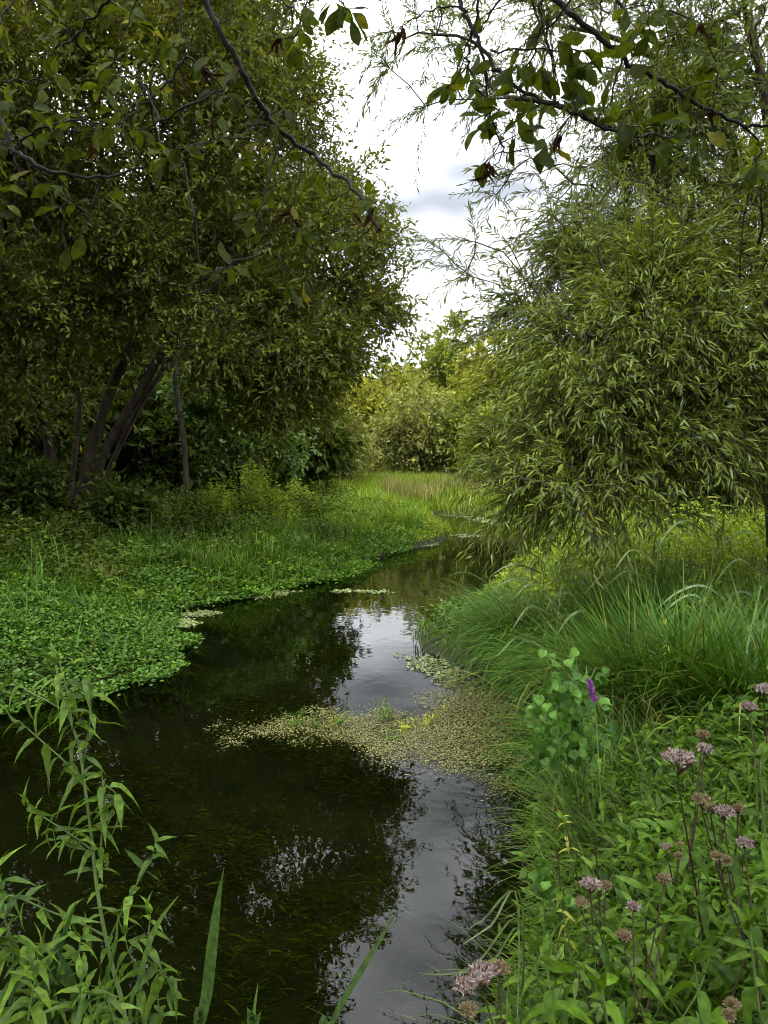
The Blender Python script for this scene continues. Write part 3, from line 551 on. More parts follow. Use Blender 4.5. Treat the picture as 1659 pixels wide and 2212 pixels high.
# right bank cover, middle distance
P, D = scatter(95000, .2, 10, 4.5, 24, lambda X, Y, D: (D > np.where(Y < 9.5, .9, .05)) & ~left(X, Y))
n = len(P); az = rnd(n) * 6.283; P[:, 2] += .05 + rnd(n) ** .7 * (.20 + .75 * np.clip(D / 1.5, 0, 1)) * (.6 + .45 * wob(P[:, 0] * 1.3, P[:, 1] * 1.3)) * np.clip(P[:, 1] / 8, .5, 1)
ln = .05 + .05 * rnd(n); V, F = leaves(P, unit(np.stack([np.cos(az), np.sin(az), .1 + .4 * nrm(n)], 1)), unit(np.array([0, 0, .8]) + .5 * nrm(n, 3)), ln, ln * .42, T_DIA)
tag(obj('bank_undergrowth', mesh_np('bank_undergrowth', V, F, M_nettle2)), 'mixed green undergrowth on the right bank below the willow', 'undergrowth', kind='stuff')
P, D = scatter(26000, .2, 9, 5, 22, lambda X, Y, D: (D > .0) & (D < 3.5) & ~left(X, Y))
n = len(P); V, F = blades(P, rnd(n) * 6.283, (.4 + .5 * rnd(n)) * np.clip(.22 + .55 * D, .2, 1), .010 + .006 * rnd(n), .15 * rnd(n), .3 + 1.2 * rnd(n), 4)
tag(obj('bank_grass', mesh_np('bank_grass', V, F, M_sedge2)), 'pale arching grass along the right bank below the willow', 'grass', kind='stuff')
# clumps of tall herbs on the left bank, sun and shade put into their leaf colours
for i, (px, pt, pb, d, hw, lab) in enumerate([(545, 985, 1150, 17.5, 60, 'tallest sunlit nettle clump at the foot of the hazel'), (470, 1030, 1160, 16.5, 55, 'nettle clump between the big sallow and the hazel'), (600, 1040, 1160, 17, 50, 'yellowish nettle clump nearest the brown earth scar'),
                                              (400, 1045, 1180, 16, 55, 'shaded nettle clump beside the big sallow stems'), (640, 1030, 1110, 22, 45, 'nettle clump at the meadow corner behind the earth scar')]):
    tp, lw = at(px, pt, d), at(px, pb, d); gz = float(ground_z(tp[0], d)); root = thing('nettle_clump', (tp[0], d, gz), lab, 'nettles', 'nettle clumps on the left bank')
    n = 64; hw_ = hw * d / FPX; bs = np.stack([tp[0] + hw_ * nrm(n) * .5, d + .5 * nrm(n), np.full(n, gz - .03)], 1); ht = (tp[2] - gz) * (1 - .5 * np.clip(np.abs(bs[:, 0] - tp[0]) / hw_, 0, 1.4)) * (.75 + .3 * rnd(n))
    tip = bs + np.stack([.12 * nrm(n), .12 * nrm(n), ht], 1); V, F = tubes(bs, tip, np.full(n, .006), np.full(n, .003), 3); part('stems', V, F, M_stem, root, kind='stuff')
    k = 34; tt = .15 + .85 * rnd(n, k, 1) ** .8; Pp = bs[:, None] + (tip - bs)[:, None] * tt; az = rnd(n, k) * 6.283
    A = np.stack([np.cos(az), np.sin(az), -.1 + .3 * nrm(n, k)], -1); Nn = unit(np.array([0, 0, 1.]) + .4 * nrm(n, k, 3)); ln = ((.14 - .06 * tt[..., 0]) * (.7 + .5 * rnd(n, k))).ravel()
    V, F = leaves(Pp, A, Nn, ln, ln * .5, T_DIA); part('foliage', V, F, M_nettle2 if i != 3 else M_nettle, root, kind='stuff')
# shaded leafy clumps breaking up the watercress behind
for i, (px, d, h, hw, lab) in enumerate([(40, 11.2, .62, .7, 'dark leafy clump behind the watercress, nearest the bramble margin'), (150, 12.2, .7, .7, 'dark leafy clump behind the straw-coloured tuft'), (250, 11.0, .5, .55, 'dark leafy clump between watercress and bramble'), (340, 13.2, .7, .6, 'dark leafy clump left of the shaded nettles'), (430, 12.6, .5, .5, 'dark leafy clump above the grassy shore'), (-60, 9.6, .5, .6, 'dark leafy clump at the side of the watercress'), (520, 14.6, .6, .5, 'dark leafy clump in front of the tallest nettles'), (690, 16.0, .5, .5, 'dark leafy clump beside the earth scar'), (90, 9.8, .36, .4, 'small leafy clump in the middle of the watercress')]):
    p = at(px, 1100, d); gz = max(float(ground_z(p[0], d)), .02); root = thing('herb_clump', (p[0], d, gz), lab, 'wild plants', 'shaded herb clumps on the left bank')
    n = 40; bs = np.stack([p[0] + hw * nrm(n) * .5, d + .4 * nrm(n), np.full(n, gz - .03)], 1); tip = bs + np.stack([.1 * nrm(n), .1 * nrm(n), h * (.5 + .6 * rnd(n))], 1)
    V, F = tubes(bs, tip, np.full(n, .005), np.full(n, .003), 3); part('stems', V, F, M_stem, root, kind='stuff'); k = 26; tt = .2 + .8 * rnd(n, k, 1); az = rnd(n, k) * 6.283
    ln = ((.12 - .05 * tt[..., 0]) * (.7 + .6 * rnd(n, k))).ravel(); V, F = leaves(bs[:, None] + (tip - bs)[:, None] * tt, np.stack([np.cos(az), np.sin(az), .3 * nrm(n, k)], -1), unit(np.array([0, 0, 1.]) + .45 * nrm(n, k, 3)), ln, ln * (.28 if i % 2 else .5), T_DIA); part('foliage', V, F, M_dark if i % 2 else M_nettle, root, kind='stuff')
# separate taller tufts along the left bank and in the meadow
for (px, d, h, n, m, lab) in [(180, 10.2, .5, 260, M_straw, 'dry straw-coloured tuft standing in the watercress'), (480, 11.3, .7, 420, M_grass, 'tall grass tuft overhanging the water by the duckweed'), (560, 12.3, .75, 420, M_grass, 'upright grass tuft on the middle of the left shore'), (640, 13.6, .65, 420, M_sedge, 'dark sedge tuft before the earth scar'), (380, 11.6, .6, 380, M_sedge, 'dark sedge tuft at the back of the watercress'),
                              (300, 12.5, .7, 380, M_grass, 'grass tuft at the foot of the bramble'), (760, 17.5, .7, 420, M_meadow, 'bright grass tuft by the point of the left bank'), (850, 20, .8, 420, M_meadow, 'bright grass tuft behind the small pale raft'), (720, 21, .9, 420, M_meadow, 'broad bright tuft between scar and meadow'), (600, 15.2, .8, 420, M_grass, 'leaning grass tuft under the yellowish nettles'),
                              (800, 27, 1.1, 500, M_meadow, 'tall meadow tuft at the end of the open water'), (930, 34, 1.3, 500, M_meadow, 'tall tuft behind the straw-coloured grass'), (690, 30, 1.2, 500, M_meadow, 'tall tuft in front of the grey meadow-edge bush'), (1020, 36, 1.3, 500, M_meadow, 'tall tuft beside the osier bush'), (100, 9.0, .38, 260, M_grass, 'low grass tuft rising from the watercress'), (20, 10.8, .5, 300, M_grass, 'grass tuft at the shaded back of the watercress')]:
    p = at(px, 1100, d); c0 = np.array([p[0], d, max(float(ground_z(p[0], d)), .02)]); root = thing('grass_tuft', c0, lab, 'grass tuft', 'grass tufts on the left bank and meadow'); rr = .045 * d ** .75 * np.sqrt(rnd(n)); a2 = rnd(n) * 6.283
    b = c0 + np.stack([rr * np.cos(a2) * 1.4, rr * np.sin(a2), np.full(n, -.04)], 1); V, F = blades(b, rnd(n) * 6.283, h * (.5 + .6 * rnd(n)), (.007 + .0007 * d) * (.7 + .6 * rnd(n)), .05 + .35 * rnd(n), .3 + 1.4 * rnd(n), 4); part('blades', V, F, m, root, kind='stuff')
# bare earth scar
c0 = at(655, 1150, 17); th = np.linspace(0, 2 * math.pi, 15)[:-1]; V = [(c0[0], 17.1, .34)]; F = []
for ring, (rr, zz) in enumerate([(.5, .42), (.85, .22), (1.0, -.05)]):
    for a in th: s = rr * (1 + .18 * math.sin(3 * a + ring) + .1 * math.sin(7 * a)); V.append((c0[0] + .75 * s * math.cos(a), 16.9 + .55 * s * math.sin(a), max(zz + .05 * math.sin(5 * a + ring * 2), -.05)))
F3 = [(0, 1 + i, 1 + (i + 1) % 14, 1 + (i + 1) % 14) for i in range(14)]
bm = bpy.data.meshes.new('earth_scar'); bm.from_pydata(V, [], [(0, 1 + i, 1 + (i + 1) % 14) for i in range(14)] + [(1 + r * 14 + i, 1 + (r + 1) * 14 + i, 1 + (r + 1) * 14 + (i + 1) % 14, 1 + r * 14 + (i + 1) % 14) for r in range(2) for i in range(14)]); bm.materials.append(M_earth)
tag(obj('earth_bank', bm), 'small reddish-brown scar of bare earth in the left bank', 'earth', kind='structure')

# ---------------------------------------------------------------- floating and sunken weed
def inpoly(X, Y, poly):
    ins = np.zeros(len(X), bool); A = np.array(poly); B = np.roll(A, -1, 0)
    for a, b in zip(A, B): ins ^= ((a[1] > Y) != (b[1] > Y)) & (X < (b[0] - a[0]) * (Y - a[1]) / (b[1] - a[1] + 1e-12) + a[0])
    return ins
def polydist(X, Y, poly):
    best = np.full(len(X), 1e9); P = np.stack([X, Y], 1); A = np.array(poly)
    for a, b in zip(A, np.roll(A, -1, 0)):
        ab = b - a; t = np.clip(((P - a) @ ab) / (ab @ ab), 0, 1); best = np.minimum(best, np.hypot(*(P - a - t[:, None] * ab).T))
    return best
def raft(name, px_poly, n, sz, label, m, cat, group=None, soft=.1, lift=.012, kind=None, asp=.8):
    poly = np.array([onwater(*p) for p in px_poly]); lo, hi = poly.min(0) - soft, poly.max(0) + soft
    X = lo[0] + (hi[0] - lo[0]) * rnd(n); Y = lo[1] + (hi[1] - lo[1]) * rnd(n); s = np.where(inpoly(X, Y, poly), 1, -1) * polydist(X, Y, poly)
    dens = s / soft + .75 * wob(X * 4.1, Y * 4.1) + .5 * wob(X * 11 + 3, Y * 9) + .5 * nrm(n)
    k = dens > .25; X, Y = X[k], Y[k]; n = len(X); az = rnd(n) * 6.283; P = np.stack([X, Y, .004 + lift * rnd(n) ** 2], 1)
    ln = sz * (.35 + 1.3 * rnd(n) ** 2); V, F = leaves(P, np.stack([np.cos(az), np.sin(az), .2 * nrm(n)], 1), unit(np.array([0, 0, 1.]) + .3 * nrm(n, 3)), ln, ln * asp, T_ROUND if asp > .5 else T_DIA)
    return tag(obj(name, mesh_np(name, V, F, m)), label, cat, group, kind)
MATPOLY = [(505, 1575), (560, 1560), (640, 1548), (800, 1540), (890, 1535), (945, 1500), (1000, 1480), (1120, 1470), (1140, 1640), (1110, 1700), (1060, 1680), (960, 1655), (860, 1642), (780, 1612), (700, 1604), (600, 1600), (530, 1592)]
raft('weed_mat', MATPOLY, 150000, .0135, 'pale olive mat of floating weed reaching out from the sedge', M_mat, 'weed mat', soft=.2, lift=.015, asp=.45, kind='stuff')
raft('weed_raft', [(885, 1420), (930, 1412), (1010, 1440), (1060, 1490), (1000, 1490), (930, 1455)], 9000, .024, 'thin green weed raft along the foot of the drooping sedge', M_duck, 'weed raft', soft=.16)
for pp, lab in [([(322, 1352), (345, 1342), (400, 1340), (422, 1346), (395, 1353), (340, 1357)], 'largest duckweed raft floating off the watercress corner'), ([(395, 1329), (430, 1321), (480, 1325), (450, 1331)], 'duckweed raft just beyond the largest one'),
                ([(530, 1287), (600, 1274), (645, 1278), (610, 1287), (560, 1293)], 'duckweed raft under the bank grass'), ([(880, 1181), (915, 1170), (955, 1170), (930, 1180)], 'small pale raft at the point of the left bank')]:
    raft('duckweed_raft', pp, 9000, .022, lab, M_duck, 'duckweed', 'duckweed rafts by the left bank', soft=.1, lift=.004)
for pp, lab in [([(925, 1107), (1000, 1107), (1060, 1114), (1050, 1120), (960, 1114)], 'long pale duckweed streak at the far bend'), ([(1010, 1121), (1070, 1119), (1110, 1127), (1130, 1135), (1075, 1136)], 'pale duckweed streak under the willow end'), ([(975, 1157), (1010, 1155), (1040, 1158), (1000, 1161)], 'small floating streak in mid channel at the bend'),
                ([(730, 1277), (770, 1275), (835, 1281), (790, 1280)], 'thin floating strand across the mid stream')]:
    raft('duckweed_raft', pp, 9000, .04, lab, M_duck, 'duckweed', 'duckweed streaks at the bend', soft=.12, lift=.004)
# sunken weed seen through the water
n = 150000; X = -6 + 8 * rnd(n); Y = 2.2 + 9 * rnd(n); D = shore_dist(X, Y)
k = (D < -.05) & (wob(X * 1.9 + .6 * Y, Y * 2.6) + .35 * wob(X * 5, Y * 6) + .2 * nrm(n) > .15); X, Y, D = X[k], Y[k], D[k]; n = len(X)
Z = np.minimum(ground_z(X, Y, D) * (.55 + .5 * rnd(n)), -.03); az = nrm(n) * .6 + 2.6 + .8 * wob(X, Y)
A = np.stack([np.cos(az), np.sin(az), .15 * nrm(n)], 1); ln = .03 + .07 * rnd(n); V, F = leaves(np.stack([X, Y, Z], 1), A, unit(np.array([0, 0, 1.]) + .4 * nrm(n, 3)), ln, .0035 + .003 * rnd(n), T_DIA)
tag(obj('sunken_weed', mesh_np('sunken_weed', V, F, M_sub)), 'brownish green weed swaying under the dark water', 'water weed', kind='stuff')

# ---------------------------------------------------------------- leaf library for near plants
LM = {}
for key, m in (('herb', M_herb), ('wh', M_herb2), ('yel', M_yellow)):
    LM[key] = [leaf_mesh('leaf', p_lance, .20 + .04 * i, .4, .30 + .26 * i, m, 7, .22, .06, .45 * (i - 1.5)) for i in range(5)]
LM['oval'] = [leaf_mesh('leaf', p_obov, .40 + .04 * i, .25, .10 + .14 * i, M_over, 7, .10, .03, .3 * (i - 1)) for i in range(4)]
LM['dead'] = [leaf_mesh('leaf', p_oval, .26, 1.0, .5 + .3 * i, M_dead, 6, .5, .1, 1.0) for i in range(3)]
heart = lambda t: (1.0 * math.sin(math.pi * min(1, t * .9 + .22)) ** .9 if t < 1 else .02)
LM['bind'] = [leaf_mesh('leaf', heart, .85, .22, .15 + .15 * i, M_bind, 5, .05) for i in range(3)]
LM['round'] = [leaf_mesh('leaf', p_oval, .5, .25, .2, M_herb2, 5, .05) for i in range(2)]
def leafy_stem(root, line, key, n, l0, l1, t0=.1, t1=1., pairs=True, droop=.1, out=1.0, up=.55, r=.004, m_stem=None, name='stem', tip=3):
    """stem tube plus opposite leaves, each leaf an object"""
    line = smooth_line(line, 5); V, F = polytube(line, np.linspace(r, r * .45, len(line)), 6); part(name, V, F, m_stem or M_stem, root, True)
    m = len(line) - 1; phi = random.random() * 6.28
    for i in range(n):
        t = t0 + (t1 - t0) * (i + .5 * random.random()) / n; s = t * m; j = min(int(s), m - 1); p = line[j] + (line[j + 1] - line[j]) * (s - j); T = unit(line[j + 1] - line[j])
        phi += 1.57 + random.uniform(-.3, .3) if pairs else 2.4; e1 = unit(np.cross(T, np.array([.2, 1, .1]))); e2 = np.cross(T, e1)
        for q in ((0, math.pi) if pairs else (0,)):
            h = e1 * math.cos(phi + q) + e2 * math.sin(phi + q); ax = h * out + T * up + UP * random.uniform(-droop, droop) - UP * droop
            ln = (l0 + (l1 - l0) * t) * random.uniform(.75, 1.2); put_leaf(root, random.choice(LM[key]), p, ax, unit(UP + .5 * T + .25 * rng.normal(size=3)), ln)
    for q in range(tip):
        h = rng.normal(size=3) * .5; put_leaf(root, random.choice(LM[key]), line[-1], unit(line[-1] - line[-3]) + h, unit(rng.normal(size=3) + UP * .4), l1 * random.uniform(.7, 1.0))

# ---------------------------------------------------------------- overhanging branches with oval leaves
def branch_thing(label, twigs, clusters, dead, dep, off, r0, group, auto=.12, lsz=.066):
    """twigs: crop-pixel polylines (half scale of the photo crop), each with a start radius"""
    allp = []; lines = []
    for tw, rr in twigs:
        P = np.array([at(off + x * .5, y * .5, dep(x, y)) for x, y in tw]); ln = smooth_line(P, 4); ln[1:-1] += rng.normal(size=(len(ln) - 2, 3)) * .0035; lines.append((ln, rr)); allp.append(ln)
    root = thing('overhanging_branch', lines[0][0][0], label, 'branch', group)
    for i, (ln, rr) in enumerate(lines):
        V, F = polytube(ln, np.linspace(rr, rr * .45, len(ln)), 6); part('branch' if i == 0 else 'twig', V, F, M_twig, root, True)
    PP = np.concatenate(allp)
    def rosette(c, n, key, l):
        j = np.argmin(np.linalg.norm(PP - c, axis=1)); s = PP[j]
        if np.linalg.norm(c - s) > .008:
            mid = .5 * (s + c) + rng.normal(size=3) * .006; V, F = polytube(np.array([s, mid, c]), np.array([.0018, .0015, .001]), 5); part('twig', V, F, M_twig, root, True)
        g = unit(c - s + 1e-4) * .6 - UP * .45
        for q in range(n):
            h = unit(rng.normal(size=3) * np.array([1, .7, .8])) * (.35 if key == 'dead' else 1.); put_leaf(root, random.choice(LM[key]), c + h * .008, h + g * .8, unit(rng.normal(size=3) * .6 + UP * .7 - np.array([0, .35, 0])), l * random.uniform(.65, 1.2))
    for c in clusters: rosette(at(off + c[0] * .5, c[1] * .5, dep(c[0], c[1]) + random.uniform(-.1, .1)), c[2] if len(c) > 2 else 4, 'oval', lsz)
    for c in dead: rosette(at(off + c[0] * .5, c[1] * .5, dep(c[0], c[1])), 3, 'dead', .055)
    for ln, rr in lines:                       # leaves alternating along the thin twigs
        if rr > .006: continue
        L_ = np.cumsum(np.r_[0, np.linalg.norm(np.diff(ln, axis=0), axis=1)]); s = random.uniform(.02, auto)
        while s < L_[-1]:
            j = min(np.searchsorted(L_, s) , len(ln) - 1); h = unit(rng.normal(size=3)); T = unit(ln[j] - ln[j - 1])
            put_leaf(root, random.choice(LM['oval']), ln[j], h * .9 + T * .6 - UP * .35, unit(rng.normal(size=3) * .6 + UP * .7 - np.array([0, .35, 0])), random.uniform(.045, .08)); s += auto * random.uniform(.5, 1.5)
    return root
dl = lambda x, y: 2.45 - .25 * (y / 1000) + .12 * math.sin(x * .006)
branch_thing('long dark branch slanting across the big sallow, hung with oval leaves', [
    ([(860, -60), (885, 0), (960, 150), (1040, 290), (1090, 400), (1150, 490), (1210, 565), (1310, 640), (1400, 700), (1500, 790), (1570, 880), (1620, 970), (1632, 1005)], .010),
    ([(1040, 290), (960, 380), (830, 450), (690, 520), (590, 600)], .0045), ([(1210, 565), (1200, 640), (1160, 760), (1125, 900), (1140, 1010), (1180, 1090), (1260, 1190)], .004),
    ([(1160, 1050), (1100, 1090), (1000, 1140), (920, 1170)], .003), ([(1140, 485), (1080, 560), (1060, 600), (1060, 680)], .003), ([(1060, 600), (960, 590), (900, 610)], .0025), ([(1310, 650), (1300, 760), (1270, 860), (1265, 960)], .003),
    ([(1310, 640), (1400, 590)], .0025), ([(690, 520), (640, 400), (600, 350), (500, 320)], .003), ([(960, 380), (880, 290), (870, 240)], .0025), ([(1620, 970), (1570, 1010), (1530, 1040)], .0025), ([(1320, 745), (1250, 720), (1215, 690)], .002)],
    [(1010, 60, 4), (1010, 110, 3), (920, 250, 4), (980, 400, 3), (1060, 470, 3), (1230, 470, 3), (1160, 540, 4), (1130, 620, 4), (960, 500, 3), (600, 560, 4), (780, 640, 5), (720, 690, 6), (800, 680, 4), (1220, 690, 3), (1390, 745, 3),
     (1000, 1150, 4), (930, 1170, 4), (960, 820, 3), (1100, 930, 4), (1300, 1000, 4), (1330, 960, 3), (1540, 1060, 5), (1580, 860, 3), (1630, 870, 3), (1250, 1230, 3), (1310, 1210, 3), (1060, 690, 3), (500, 260, 4), (440, 380, 4)],
    [(880, 290), (920, 520), (1265, 900), (1555, 980)], dl, 0, .01, 'branches overhanging the water')
branch_thing('twiggy branch with bright green leaves reaching in over the shaded left bank', [
    ([(-80, 380), (0, 500), (30, 580), (60, 650), (150, 710), (240, 745), (330, 760), (420, 770), (520, 745), (620, 725)], .0085), ([(60, 650), (0, 655), (-60, 690)], .006), ([(60, 650), (130, 580), (220, 540), (340, 520), (470, 535)], .004),
    ([(60, 650), (85, 760), (60, 880), (0, 970)], .004), ([(240, 745), (300, 850), (370, 930), (395, 970)], .003), ([(430, 770), (410, 860), (350, 1010)], .003), ([(300, 860), (230, 920), (160, 1000)], .002)],
    [(240, 490, 5), (300, 490, 4), (230, 570, 4), (430, 530, 3), (320, 640, 4), (280, 700, 4), (200, 800, 4), (120, 860, 4), (20, 600, 4), (440, 850, 3), (340, 870, 3), (60, 570, 3), (20, 1070, 4), (100, 950, 3), (20, 430, 4), (300, 1060, 2), (150, 740, 3)],
    [(400, 620)], lambda x, y: 2.3 - .1 * math.sin(x * .007), 0, .008, 'branches overhanging the water')
branch_thing('forked twig with oval leaves hanging before the top of the big sallow', [
    ([(770, -60), (780, 0), (785, 100), (805, 245)], .0062), ([(805, 245), (740, 340), (660, 420), (560, 500), (480, 545), (390, 570), (290, 570)], .005), ([(805, 245), (880, 290), (960, 330), (1010, 310)], .004), ([(560, 500), (575, 600), (600, 710)], .003), ([(800, 430), (745, 560)], .002)],
    [(720, 200, 3), (740, 260, 4), (660, 235, 3), (700, 290, 3), (650, 370, 4), (540, 560, 4), (480, 560, 3), (620, 640, 4), (500, 480, 3), (840, 480, 3), (960, 270, 3), (760, 400, 3)], [(770, 340)], lambda x, y: 2.6 - .1 * math.sin(x * .006), 0, .008, 'branches overhanging the water')
branch_thing('leafy sprig with yellow-green leaves at the top of the big sallow', [
    ([(490, -50), (460, 0), (400, 80), (330, 150), (240, 220), (180, 250)], .0055), ([(60, -30), (40, 30), (0, 90), (-50, 160)], .0045), ([(600, -40), (580, 30), (560, 90)], .003), ([(-40, 345), (60, 345), (160, 350), (230, 340)], .0035)],
    [(290, 110, 4), (240, 180, 5), (230, 110, 4), (260, 230, 4), (190, 220, 4), (340, 30, 4), (400, 20, 4), (480, 40, 4), (540, 50, 4), (580, 100, 3), (60, 40, 4), (30, 130, 3), (230, 360, 4), (180, 390, 3), (170, 10, 3), (480, 300, 4)],
    [], lambda x, y: 2.5 + .1 * math.sin(x * .008), 0, .008, 'branches overhanging the water')
dr = lambda x, y: 2.05 + .12 * math.sin(x * .004 + 1)
branch_thing('dark drooping branch with clusters of big oval leaves against the white sky', [
    ([(310, -60), (330, 0), (350, 70), (385, 130), (420, 200), (470, 280), (530, 340), (610, 400), (700, 440), (780, 470), (860, 510), (930, 545), (1040, 575), (1140, 590), (1250, 590)], .0065),
    ([(425, -30), (415, 0), (385, 120), (365, 200), (360, 270), (395, 350), (440, 450), (480, 550), (510, 640), (530, 700)], .0045), ([(670, -30), (680, 80), (670, 150), (640, 260), (590, 330), (570, 400)], .0035), ([(520, -30), (460, 60), (400, 150)], .0035), ([(830, -30), (740, 90), (680, 140), (610, 180), (560, 230)], .003), ([(460, 215), (600, 215), (760, 215), (960, 245)], .003), ([(780, 470), (800, 390), (790, 300)], .002)],
    [(275, 385, 5), (300, 370, 3), (320, 290, 3), (370, 340, 3), (400, 315, 2), (500, 470, 4), (430, 510, 3), (500, 530, 3), (560, 500, 5), (610, 500, 4), (580, 580, 4), (410, 560, 3), (740, 165, 4), (840, 215, 4), (880, 280, 4), (690, 280, 4), (655, 295, 3), (785, 330, 4), (750, 350, 3), (750, 430, 3), (820, 425, 4), (830, 490, 4), (560, 270, 4), (600, 290, 3), (575, 415, 3),
     (1030, 530, 3), (1100, 545, 3), (1025, 610, 3), (1130, 630, 3), (1220, 585, 3), (690, 640, 4), (640, 480, 3), (440, 700, 3), (870, 470, 3), (950, 520, 3), (700, 600, 3)],
    [(770, 580), (455, 690), (450, 730)], dr, 829.5, .01, 'branches overhanging the water', lsz=.074)
branch_thing('long dark branch running down before the willow at the top right', [
    ([(690, -50), (740, 0), (820, 70), (900, 130), (980, 200), (1060, 270), (1170, 335), (1270, 395), (1380, 465), (1480, 510), (1560, 540), (1659, 550), (1760, 570)], .0085),
    ([(1030, 245), (1000, 350), (960, 460), (890, 540)], .003), ([(940, -30), (940, 60), (945, 150)], .003), ([(1420, 485), (1430, 400), (1440, 300), (1400, 200)], .003), ([(1560, 540), (1620, 620), (1610, 720)], .0035), ([(1270, 395), (1350, 370), (1430, 350), (1520, 330)], .003), ([(1160, -30), (1140, 60), (1150, 140)], .003), ([(1200, 170), (1270, 140), (1330, 80), (1400, 30)], .0025)],
    [(1140, 150, 5), (1100, 130, 4), (1165, 170, 3), (1220, 110, 3), (1230, 40, 4), (1400, 260, 4), (1430, 290, 4), (1500, 320, 4), (1450, 220, 3), (1340, 385, 4), (1590, 720, 5), (1610, 700, 4), (1330, 660, 4), (1260, 470, 3), (1540, 500, 4), (1300, 545, 4), (1270, 540, 3), (1040, 40, 3), (1170, 290, 3), (1480, 420, 3), (1380, 580, 3), (1640, 640, 4)],
    [(1375, 100), (1420, 450)], lambda x, y: 2.15 + .1 * math.sin(x * .005), 829.5, .01, 'branches overhanging the water')
branch_thing('short dark sprig of oval leaves dangling at the top of the sky gap', [([(1370, -60), (1350, 10), (1310, 30), (1300, 90), (1270, 160)], .004), ([(1180, -40), (1210, 0), (1260, 30)], .003), ([(1440, -40), (1470, 10), (1500, 40)], .003)],
    [(1270, 140, 4), (1260, 190, 4), (1270, 20, 4), (1290, 70, 3), (1470, 20, 5), (1510, 60, 5), (1210, 10, 3), (1440, 10, 3)], [(1215, 170)], lambda x, y: 2.2, 0, .008, 'branches overhanging the water')
branch_thing('single curled brown leaf cluster hanging in the sky gap', [([(330, 30), (200, 45), (110, 90), (60, 130)], .0028)], [], [(75, 120), (60, 140)], lambda x, y: 2.3, 829.5, .006, 'branches overhanging the water', auto=9)

# the tree these branches belong to: it stands beside the path, its crown arching over the viewer
tb = np.array([2.2, -1.6, float(ground_z(2.2, -1.6))])
make_tree('bankside_tree', 'oval-leaved tree on the near bank whose branches overhang the water', tb, [np.array([tb - UP * .1, tb + np.array([-.1, .1, 1.5]), tb + np.array([-.5, .4, 3.0]), tb + np.array([-1.2, .9, 4.2]), tb + np.array([-2.0, 1.5, 5.2])]), np.array([tb + np.array([.1, 0, -.1]), tb + np.array([.2, .1, 2.0]), tb + np.array([.4, .3, 4.0]), tb + np.array([.3, .6, 5.5])])],
          [(.2, .1, 4.9, 2.6, 1.7, .9, 1), (-1.6, .4, 5.4, 2.0, 1.6, 1.0, .7), (1.9, -.2, 5.0, 2.0, 1.8, 1.2, .8), (.4, -1.5, 5.8, 3, 2, 1.3, 1)], 560, 4, 9, .5, (.11, .45), M_over, M_bark, .14, T=T_DIA, droop=.2)

# ---------------------------------------------------------------- tall willowherb on the near left
def c5(pts, d):
    return np.array([at(x * .5, 1395.7 + y * .5, d + (p[0] if p else 0)) for x, y, *p in pts])
g = c5([(545, 1633), ], 1.95)[0]; gl_ = lambda x, y: float(ground_z(x, y))
def herb_root(p0): return np.array([p0[0], p0[1], max(gl_(p0[0], p0[1]), -.3)])
def willowherb(label, stems, d, l0, l1, key='wh', group='willowherb plants by the near left bank'):
    main = c5(stems[0][0], d); foot = herb_root(main[0] + np.array([.05, -.05, 0])); root = thing('willowherb', foot, label, 'wild plant', group)
    for i, (pl, n, r) in enumerate(stems):
        ln = c5(pl, d)
        if i == 0: ln = np.vstack([foot, .5 * (foot + ln[0]), ln])
        leafy_stem(root, ln, key, n, l0, l1, t0=.30 if i == 0 else .12, droop=.16, r=r, up=.45)
    return root
willowherb('tallest willowherb plant standing over the dark water', [
    ([(545, 1633), (490, 1400), (455, 1250), (420, 1050), (400, 870), (385, 740), (365, 600), (345, 450), (310, 340), (270, 220), (240, 80)], 15, .006), ([(360, 500), (385, 350), (392, 230), (372, 70)], 5, .003), ([(310, 330), (290, 200), (255, 60)], 4, .003),
    ([(310, 300), (210, 240), (130, 200), (60, 150)], 4, .0028), ([(340, 560), (260, 480), (180, 410), (90, 330)], 5, .0028), ([(410, 890), (300, 810), (190, 740), (120, 690)], 5, .003), ([(450, 1250), (330, 1190), (200, 1140), (90, 1090), (0, 1070)], 5, .0032), ([(480, 1250), (560, 1080), (650, 930), (670, 850)], 5, .003),
    ([(430, 1000), (440, 800), (450, 660), (440, 560)], 5, .003), ([(300, 800), (250, 870), (230, 800)], 2, .002), ([(455, 600), (500, 640), (490, 700)], 3, .002)], 1.9, .088, .058)
willowherb('willowherb with a drooping right shoulder behind the reed blade', [([(590, 1640), (620, 1420), (640, 1260), (650, 1160)], 7, .004), ([(640, 1330), (700, 1400), (740, 1480)], 3, .0025), ([(620, 1420), (560, 1330), (540, 1250)], 3, .0025), ([(690, 1640), (685, 1560), (680, 1460)], 4, .003)], 1.75, .08, .06)
willowherb('low willowherb leaning out at the foot of the tall one', [([(210, 1640), (230, 1480), (260, 1330), (280, 1200)], 8, .004), ([(230, 1480), (140, 1370), (60, 1300)], 5, .003), ([(240, 1420), (330, 1340), (350, 1260)], 4, .003)], 1.65, .085, .065)
willowherb('bushy willowherb at the corner of the near bank', [([(40, 1640), (60, 1480), (50, 1300), (20, 1180)], 9, .004), ([(60, 1480), (120, 1400), (160, 1330)], 4, .003), ([(50, 1350), (-20, 1270), (-60, 1160)], 4, .003), ([(10, 1150), (10, 1050), (-10, 990)], 4, .003)], 1.55, .085, .065)
willowherb('short willowherb shoots among the reeds of the near bank', [([(330, 1640), (340, 1560), (350, 1440)], 5, .004), ([(400, 1640), (390, 1560), (380, 1480)], 5, .003), ([(120, 1640), (130, 1560), (150, 1440)], 5, .003), ([(500, 1640), (480, 1570), (450, 1500)], 5, .003)], 1.5, .075, .06)
